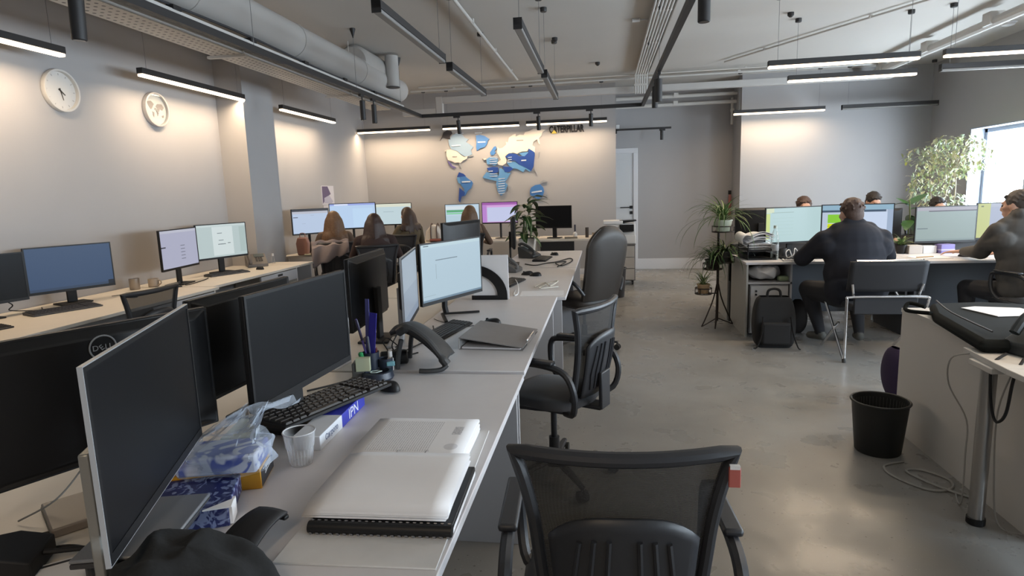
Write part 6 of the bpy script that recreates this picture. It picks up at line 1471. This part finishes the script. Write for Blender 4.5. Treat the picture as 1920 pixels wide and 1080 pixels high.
# ---------------------------------------------------------------- wall map and lettering
MAP = {'dark':[[(-2.84,2.61),(-2.77,2.643),(-2.696,2.625),(-2.683,2.582),(-2.73,2.541),(-2.719,2.476),(-2.778,2.49),(-2.867,2.519),(-2.915,2.463),(-2.862,2.554)]],'pale':[[(-2.677,2.553),(-2.608,2.578),(-2.505,2.559),(-2.462,2.5),(-2.389,2.469),(-2.436,2.421),(-2.363,2.375),(-2.306,2.33),(-2.353,2.275),(-2.334,2.202),(-2.433,2.156),(-2.521,2.195),(-2.608,2.271),(-2.712,2.304),(-2.753,2.392),(-2.756,2.478)]],'white':[[(-2.803,2.301),(-2.72,2.301),(-2.608,2.264),(-2.536,2.196),(-2.478,2.158),(-2.41,2.177),(-2.434,2.127),(-2.511,2.094),(-2.55,2.053),(-2.602,2.069),(-2.656,2.064),(-2.722,2.095),(-2.781,2.119),(-2.808,2.193)],[(-1.869,2.311),(-1.833,2.281),(-1.774,2.293),(-1.706,2.347),(-1.712,2.396),(-1.675,2.381),(-1.651,2.464),(-1.576,2.51),(-1.532,2.522),(-1.534,2.473),(-1.46,2.505),(-1.388,2.495),(-1.364,2.543),(-1.284,2.56),(-1.211,2.598),(-1.125,2.587),(-0.996,2.567),(-1.054,2.535),(-1.077,2.474),(-1.122,2.427),(-1.103,2.321),(-1.131,2.343),(-1.151,2.414),(-1.217,2.375),(-1.24,2.313),(-1.191,2.282),(-1.196,2.184),(-1.236,2.214),(-1.307,2.259),(-1.338,2.211),(-1.425,2.215),(-1.514,2.176),(-1.586,2.2),(-1.675,2.189),(-1.735,2.142),(-1.708,2.077),(-1.724,2.021),(-1.785,1.98),(-1.858,1.997),(-1.879,2.041),(-1.811,2.081),(-1.838,2.139),(-1.873,2.212)],[(-2.15,2.123),(-2.098,2.121),(-2.069,2.098),(-2.114,2.093)],[(-2.834,2.287),(-2.811,2.294),(-2.804,2.272),(-2.827,2.263)]],'blue':[[(-2.253,2.527),(-2.178,2.537),(-2.09,2.512),(-2.047,2.482),(-2.004,2.452),(-2.042,2.432),(-2.051,2.376),(-2.098,2.321),(-2.188,2.296),(-2.242,2.256),(-2.254,2.328),(-2.242,2.427)],[(-2.584,1.822),(-2.493,1.833),(-2.435,1.78),(-2.362,1.727),(-2.341,1.69),(-2.382,1.597),(-2.445,1.555),(-2.494,1.469),(-2.522,1.514),(-2.504,1.586),(-2.561,1.661),(-2.572,1.749)],[(-1.283,1.575),(-1.208,1.616),(-1.12,1.627),(-1.064,1.568),(-1.051,1.496),(-1.082,1.41),(-1.156,1.362),(-1.229,1.4),(-1.301,1.446),(-1.306,1.518)],[(-2.005,2.217),(-1.935,2.314),(-1.898,2.327),(-1.885,2.283),(-1.923,2.242),(-1.902,2.213),(-1.941,2.172),(-1.992,2.174)]],'deep':[[(-1.728,2.135),(-1.66,2.189),(-1.543,2.177),(-1.486,2.139),(-1.384,2.128),(-1.316,2.189),(-1.307,2.259),(-1.207,2.22),(-1.202,2.142),(-1.22,2.015),(-1.229,1.945),(-1.274,1.868),(-1.332,1.906),(-1.404,1.951),(-1.49,1.99),(-1.561,2.057),(-1.635,2.06)],[(-2.075,1.948),(-1.963,1.965),(-1.867,1.955),(-1.863,1.868),(-1.938,1.849),(-2.026,1.874)],[(-1.785,1.966),(-1.638,1.953),(-1.595,1.916),(-1.671,1.861),(-1.745,1.864)],[(-2.588,1.895),(-2.506,1.863),(-2.463,1.818),(-2.585,1.808),(-2.63,1.809)],[(-2.593,1.618),(-2.55,1.573),(-2.491,1.527),(-2.509,1.469),(-2.563,1.456),(-2.598,1.354),(-2.619,1.392),(-2.606,1.516)]],'light':[[(-2.077,2.106),(-2.001,2.146),(-1.869,2.112),(-1.872,2.012),(-1.933,1.986),(-2.006,2.01),(-2.065,2.012)],[(-2.086,1.876),(-1.908,1.848),(-1.851,1.782),(-1.898,1.711),(-1.972,1.728),(-2.105,1.762),(-2.157,1.785)],[(-1.845,1.939),(-1.787,1.923),(-1.701,1.848),(-1.642,1.846),(-1.688,1.776),(-1.751,1.692),(-1.708,1.632),(-1.756,1.518),(-1.833,1.448),(-1.89,1.523),(-1.915,1.668),(-1.889,1.754),(-1.858,1.811)],[(-1.709,2.034),(-1.562,2.043),(-1.476,1.982),(-1.36,1.935),(-1.26,1.882),(-1.304,1.855),(-1.376,1.907),(-1.421,1.852),(-1.522,1.913),(-1.639,1.932)],[(-2.622,1.809),(-2.57,1.8),(-2.568,1.676),(-2.612,1.707),(-2.634,1.78)],[(-1.484,2.182),(-1.323,2.203),(-1.325,2.147),(-1.413,2.129)]],'violet':[[(-2.797,2.106),(-2.753,2.082),(-2.711,2.015),(-2.637,1.984),(-2.683,1.964),(-2.742,2.002),(-2.777,2.061)]],'bits':[[(-1.702,1.589),(-1.671,1.631),(-1.668,1.588),(-1.697,1.524)],[(-1.215,1.901),(-1.18,1.843),(-1.163,1.797),(-1.195,1.83)],[(-1.127,1.656),(-1.06,1.703),(-0.988,1.68),(-1.004,1.644),(-1.047,1.667),(-1.098,1.64)],[(-1.031,1.416),(-1.001,1.444),(-0.994,1.422),(-1.017,1.401)],[(-1.143,2.182),(-1.109,2.194),(-1.122,2.125),(-1.141,2.083)],[(-2.587,2.068),(-2.565,2.053),(-2.539,1.965),(-2.578,2.01)],[(-2.409,2.184),(-2.312,2.187),(-2.313,2.165),(-2.395,2.162)]],'stripes':[[(-2.016,2.139),(-1.875,2.141),(-1.89,2.13),(-2.009,2.128)],[(-2.017,2.102),(-1.877,2.104),(-1.892,2.093),(-2.01,2.09)],[(-2.019,2.065),(-1.878,2.067),(-1.893,2.056),(-2.012,2.053)],[(-2.02,2.028),(-1.879,2.029),(-1.894,2.019),(-2.013,2.016)],[(-2.027,1.845),(-1.878,1.847),(-1.886,1.835),(-2.02,1.834)],[(-2.029,1.805),(-1.88,1.807),(-1.888,1.794),(-2.022,1.793)],[(-1.874,1.754),(-1.748,1.761),(-1.755,1.746),(-1.865,1.739)],[(-1.876,1.71),(-1.75,1.717),(-1.756,1.703),(-1.866,1.695)],[(-1.878,1.667),(-1.751,1.674),(-1.758,1.66),(-1.868,1.652)],[(-1.879,1.624),(-1.753,1.631),(-1.759,1.617),(-1.869,1.609)],[(-1.881,1.58),(-1.754,1.588),(-1.761,1.573),(-1.871,1.565)],[(-1.882,1.537),(-1.756,1.544),(-1.762,1.53),(-1.872,1.522)],[(-1.884,1.493),(-1.757,1.501),(-1.764,1.487),(-1.874,1.478)],[(-1.684,2.126),(-1.61,2.13),(-1.615,2.117),(-1.68,2.113)],[(-1.685,2.083),(-1.612,2.087),(-1.617,2.075),(-1.681,2.07)],[(-1.687,2.041),(-1.613,2.045),(-1.618,2.032),(-1.683,2.028)]],'plates':[[(-2.22,2.419),(-2.079,2.417),(-2.08,2.398),(-2.221,2.399)],[(-2.543,1.73),(-2.384,1.731),(-2.385,1.706),(-2.544,1.706)],[(-1.277,1.5),(-1.091,1.523),(-1.089,1.497),(-1.275,1.478)],[(-1.444,2.067),(-1.356,2.069),(-1.357,2.049),(-1.445,2.048)],[(-2.701,2.375),(-2.535,2.378),(-2.536,2.357),(-2.702,2.354)],[(-2.04,1.896),(-1.966,1.898),(-1.966,1.884),(-2.041,1.882)],[(-2.623,2.586),(-2.474,2.583),(-2.474,2.568),(-2.624,2.57)],[(-2.265,2.577),(-2.139,2.575),(-2.14,2.56),(-2.266,2.561)]],'greyplates':[[(-1.518,2.416),(-1.397,2.415),(-1.398,2.398),(-1.518,2.399)],[(-2.695,2.178),(-2.612,2.178),(-2.613,2.163),(-2.696,2.164)]]}
t = thing('world_map', 'layered blue and white wooden world map on the far wall', 'map', (-1.9, YB-.004, 1.95))
MC = {'dark': (.035, .03, .035), 'pale': (.27, .38, .50), 'white': (.66, .61, .55), 'blue': (.06, .19, .46), 'deep': (.02, .065, .28), 'light': (.12, .30, .55), 'violet': (.14, .12, .3), 'bits': (.30, .31, .33), 'stripes': (.50, .58, .66), 'plates': (.60, .66, .72), 'greyplates': (.30, .28, .26)}
ML = {'dark': .012, 'pale': .010, 'white': .016, 'blue': .013, 'deep': .015, 'light': .011, 'violet': .01, 'bits': .008, 'stripes': .018, 'plates': .020, 'greyplates': .021}
for k, L in MAP.items():
    for i, P in enumerate(L):
        d = .006 if k not in ('stripes', 'plates', 'greyplates') else .003
        th = ML[k]+.0012*(i % 3)
        o = G().prism([(x+1.9, z-1.95) for x, z in P], 0 if k not in ('stripes', 'plates', 'greyplates') else .012, th+.006, 0, UPX).build('country_piece' if k not in ('stripes', 'plates', 'greyplates') else 'name_plate', mat('map_'+k, MC[k], .5), t, smooth=0)
t = thing('wall_lettering', 'black capital letters with a yellow triangle on the far wall', 'lettering', (-.635, YB, 2.562))
g = G(); text_geo(g, 'CATERPILLAR', .165, .012, put(UPX, (0, -.012, 0)), sx=.60, bold=.006); g.build('letters', BLACKM, t, smooth=0)
G().prism([(-.265, -.065), (-.165, -.065), (-.215, .0)], .019, .024, 0, UPX).build('yellow_triangle', mat('sign_yellow', (.62, .45, .06), .5), t, smooth=0)
# small corridor details
t = thing('fire_extinguisher', 'slim red and black extinguisher in the corridor corner behind the plants', 'extinguisher', (2.235, 11.5, .96))
G().lathe([(.024, 0), (.026, .01), (.026, .34), (.02, .37), (.012, .39), (0, .39)], 18).build('cylinder', mat('extinguisher_red', (.34, .12, .10), .4), t); G().box(-.03, .02, -.02, .02, .38, .45).build('valve', BLACK, t, bevel=.004)
o = G().box(.225, .285, YC-.35, YC-.28, 2.52, 2.62).build('junction_box', WHITE, bevel=.004); tag(o, 'small white junction box high in the corridor mouth', 'box')
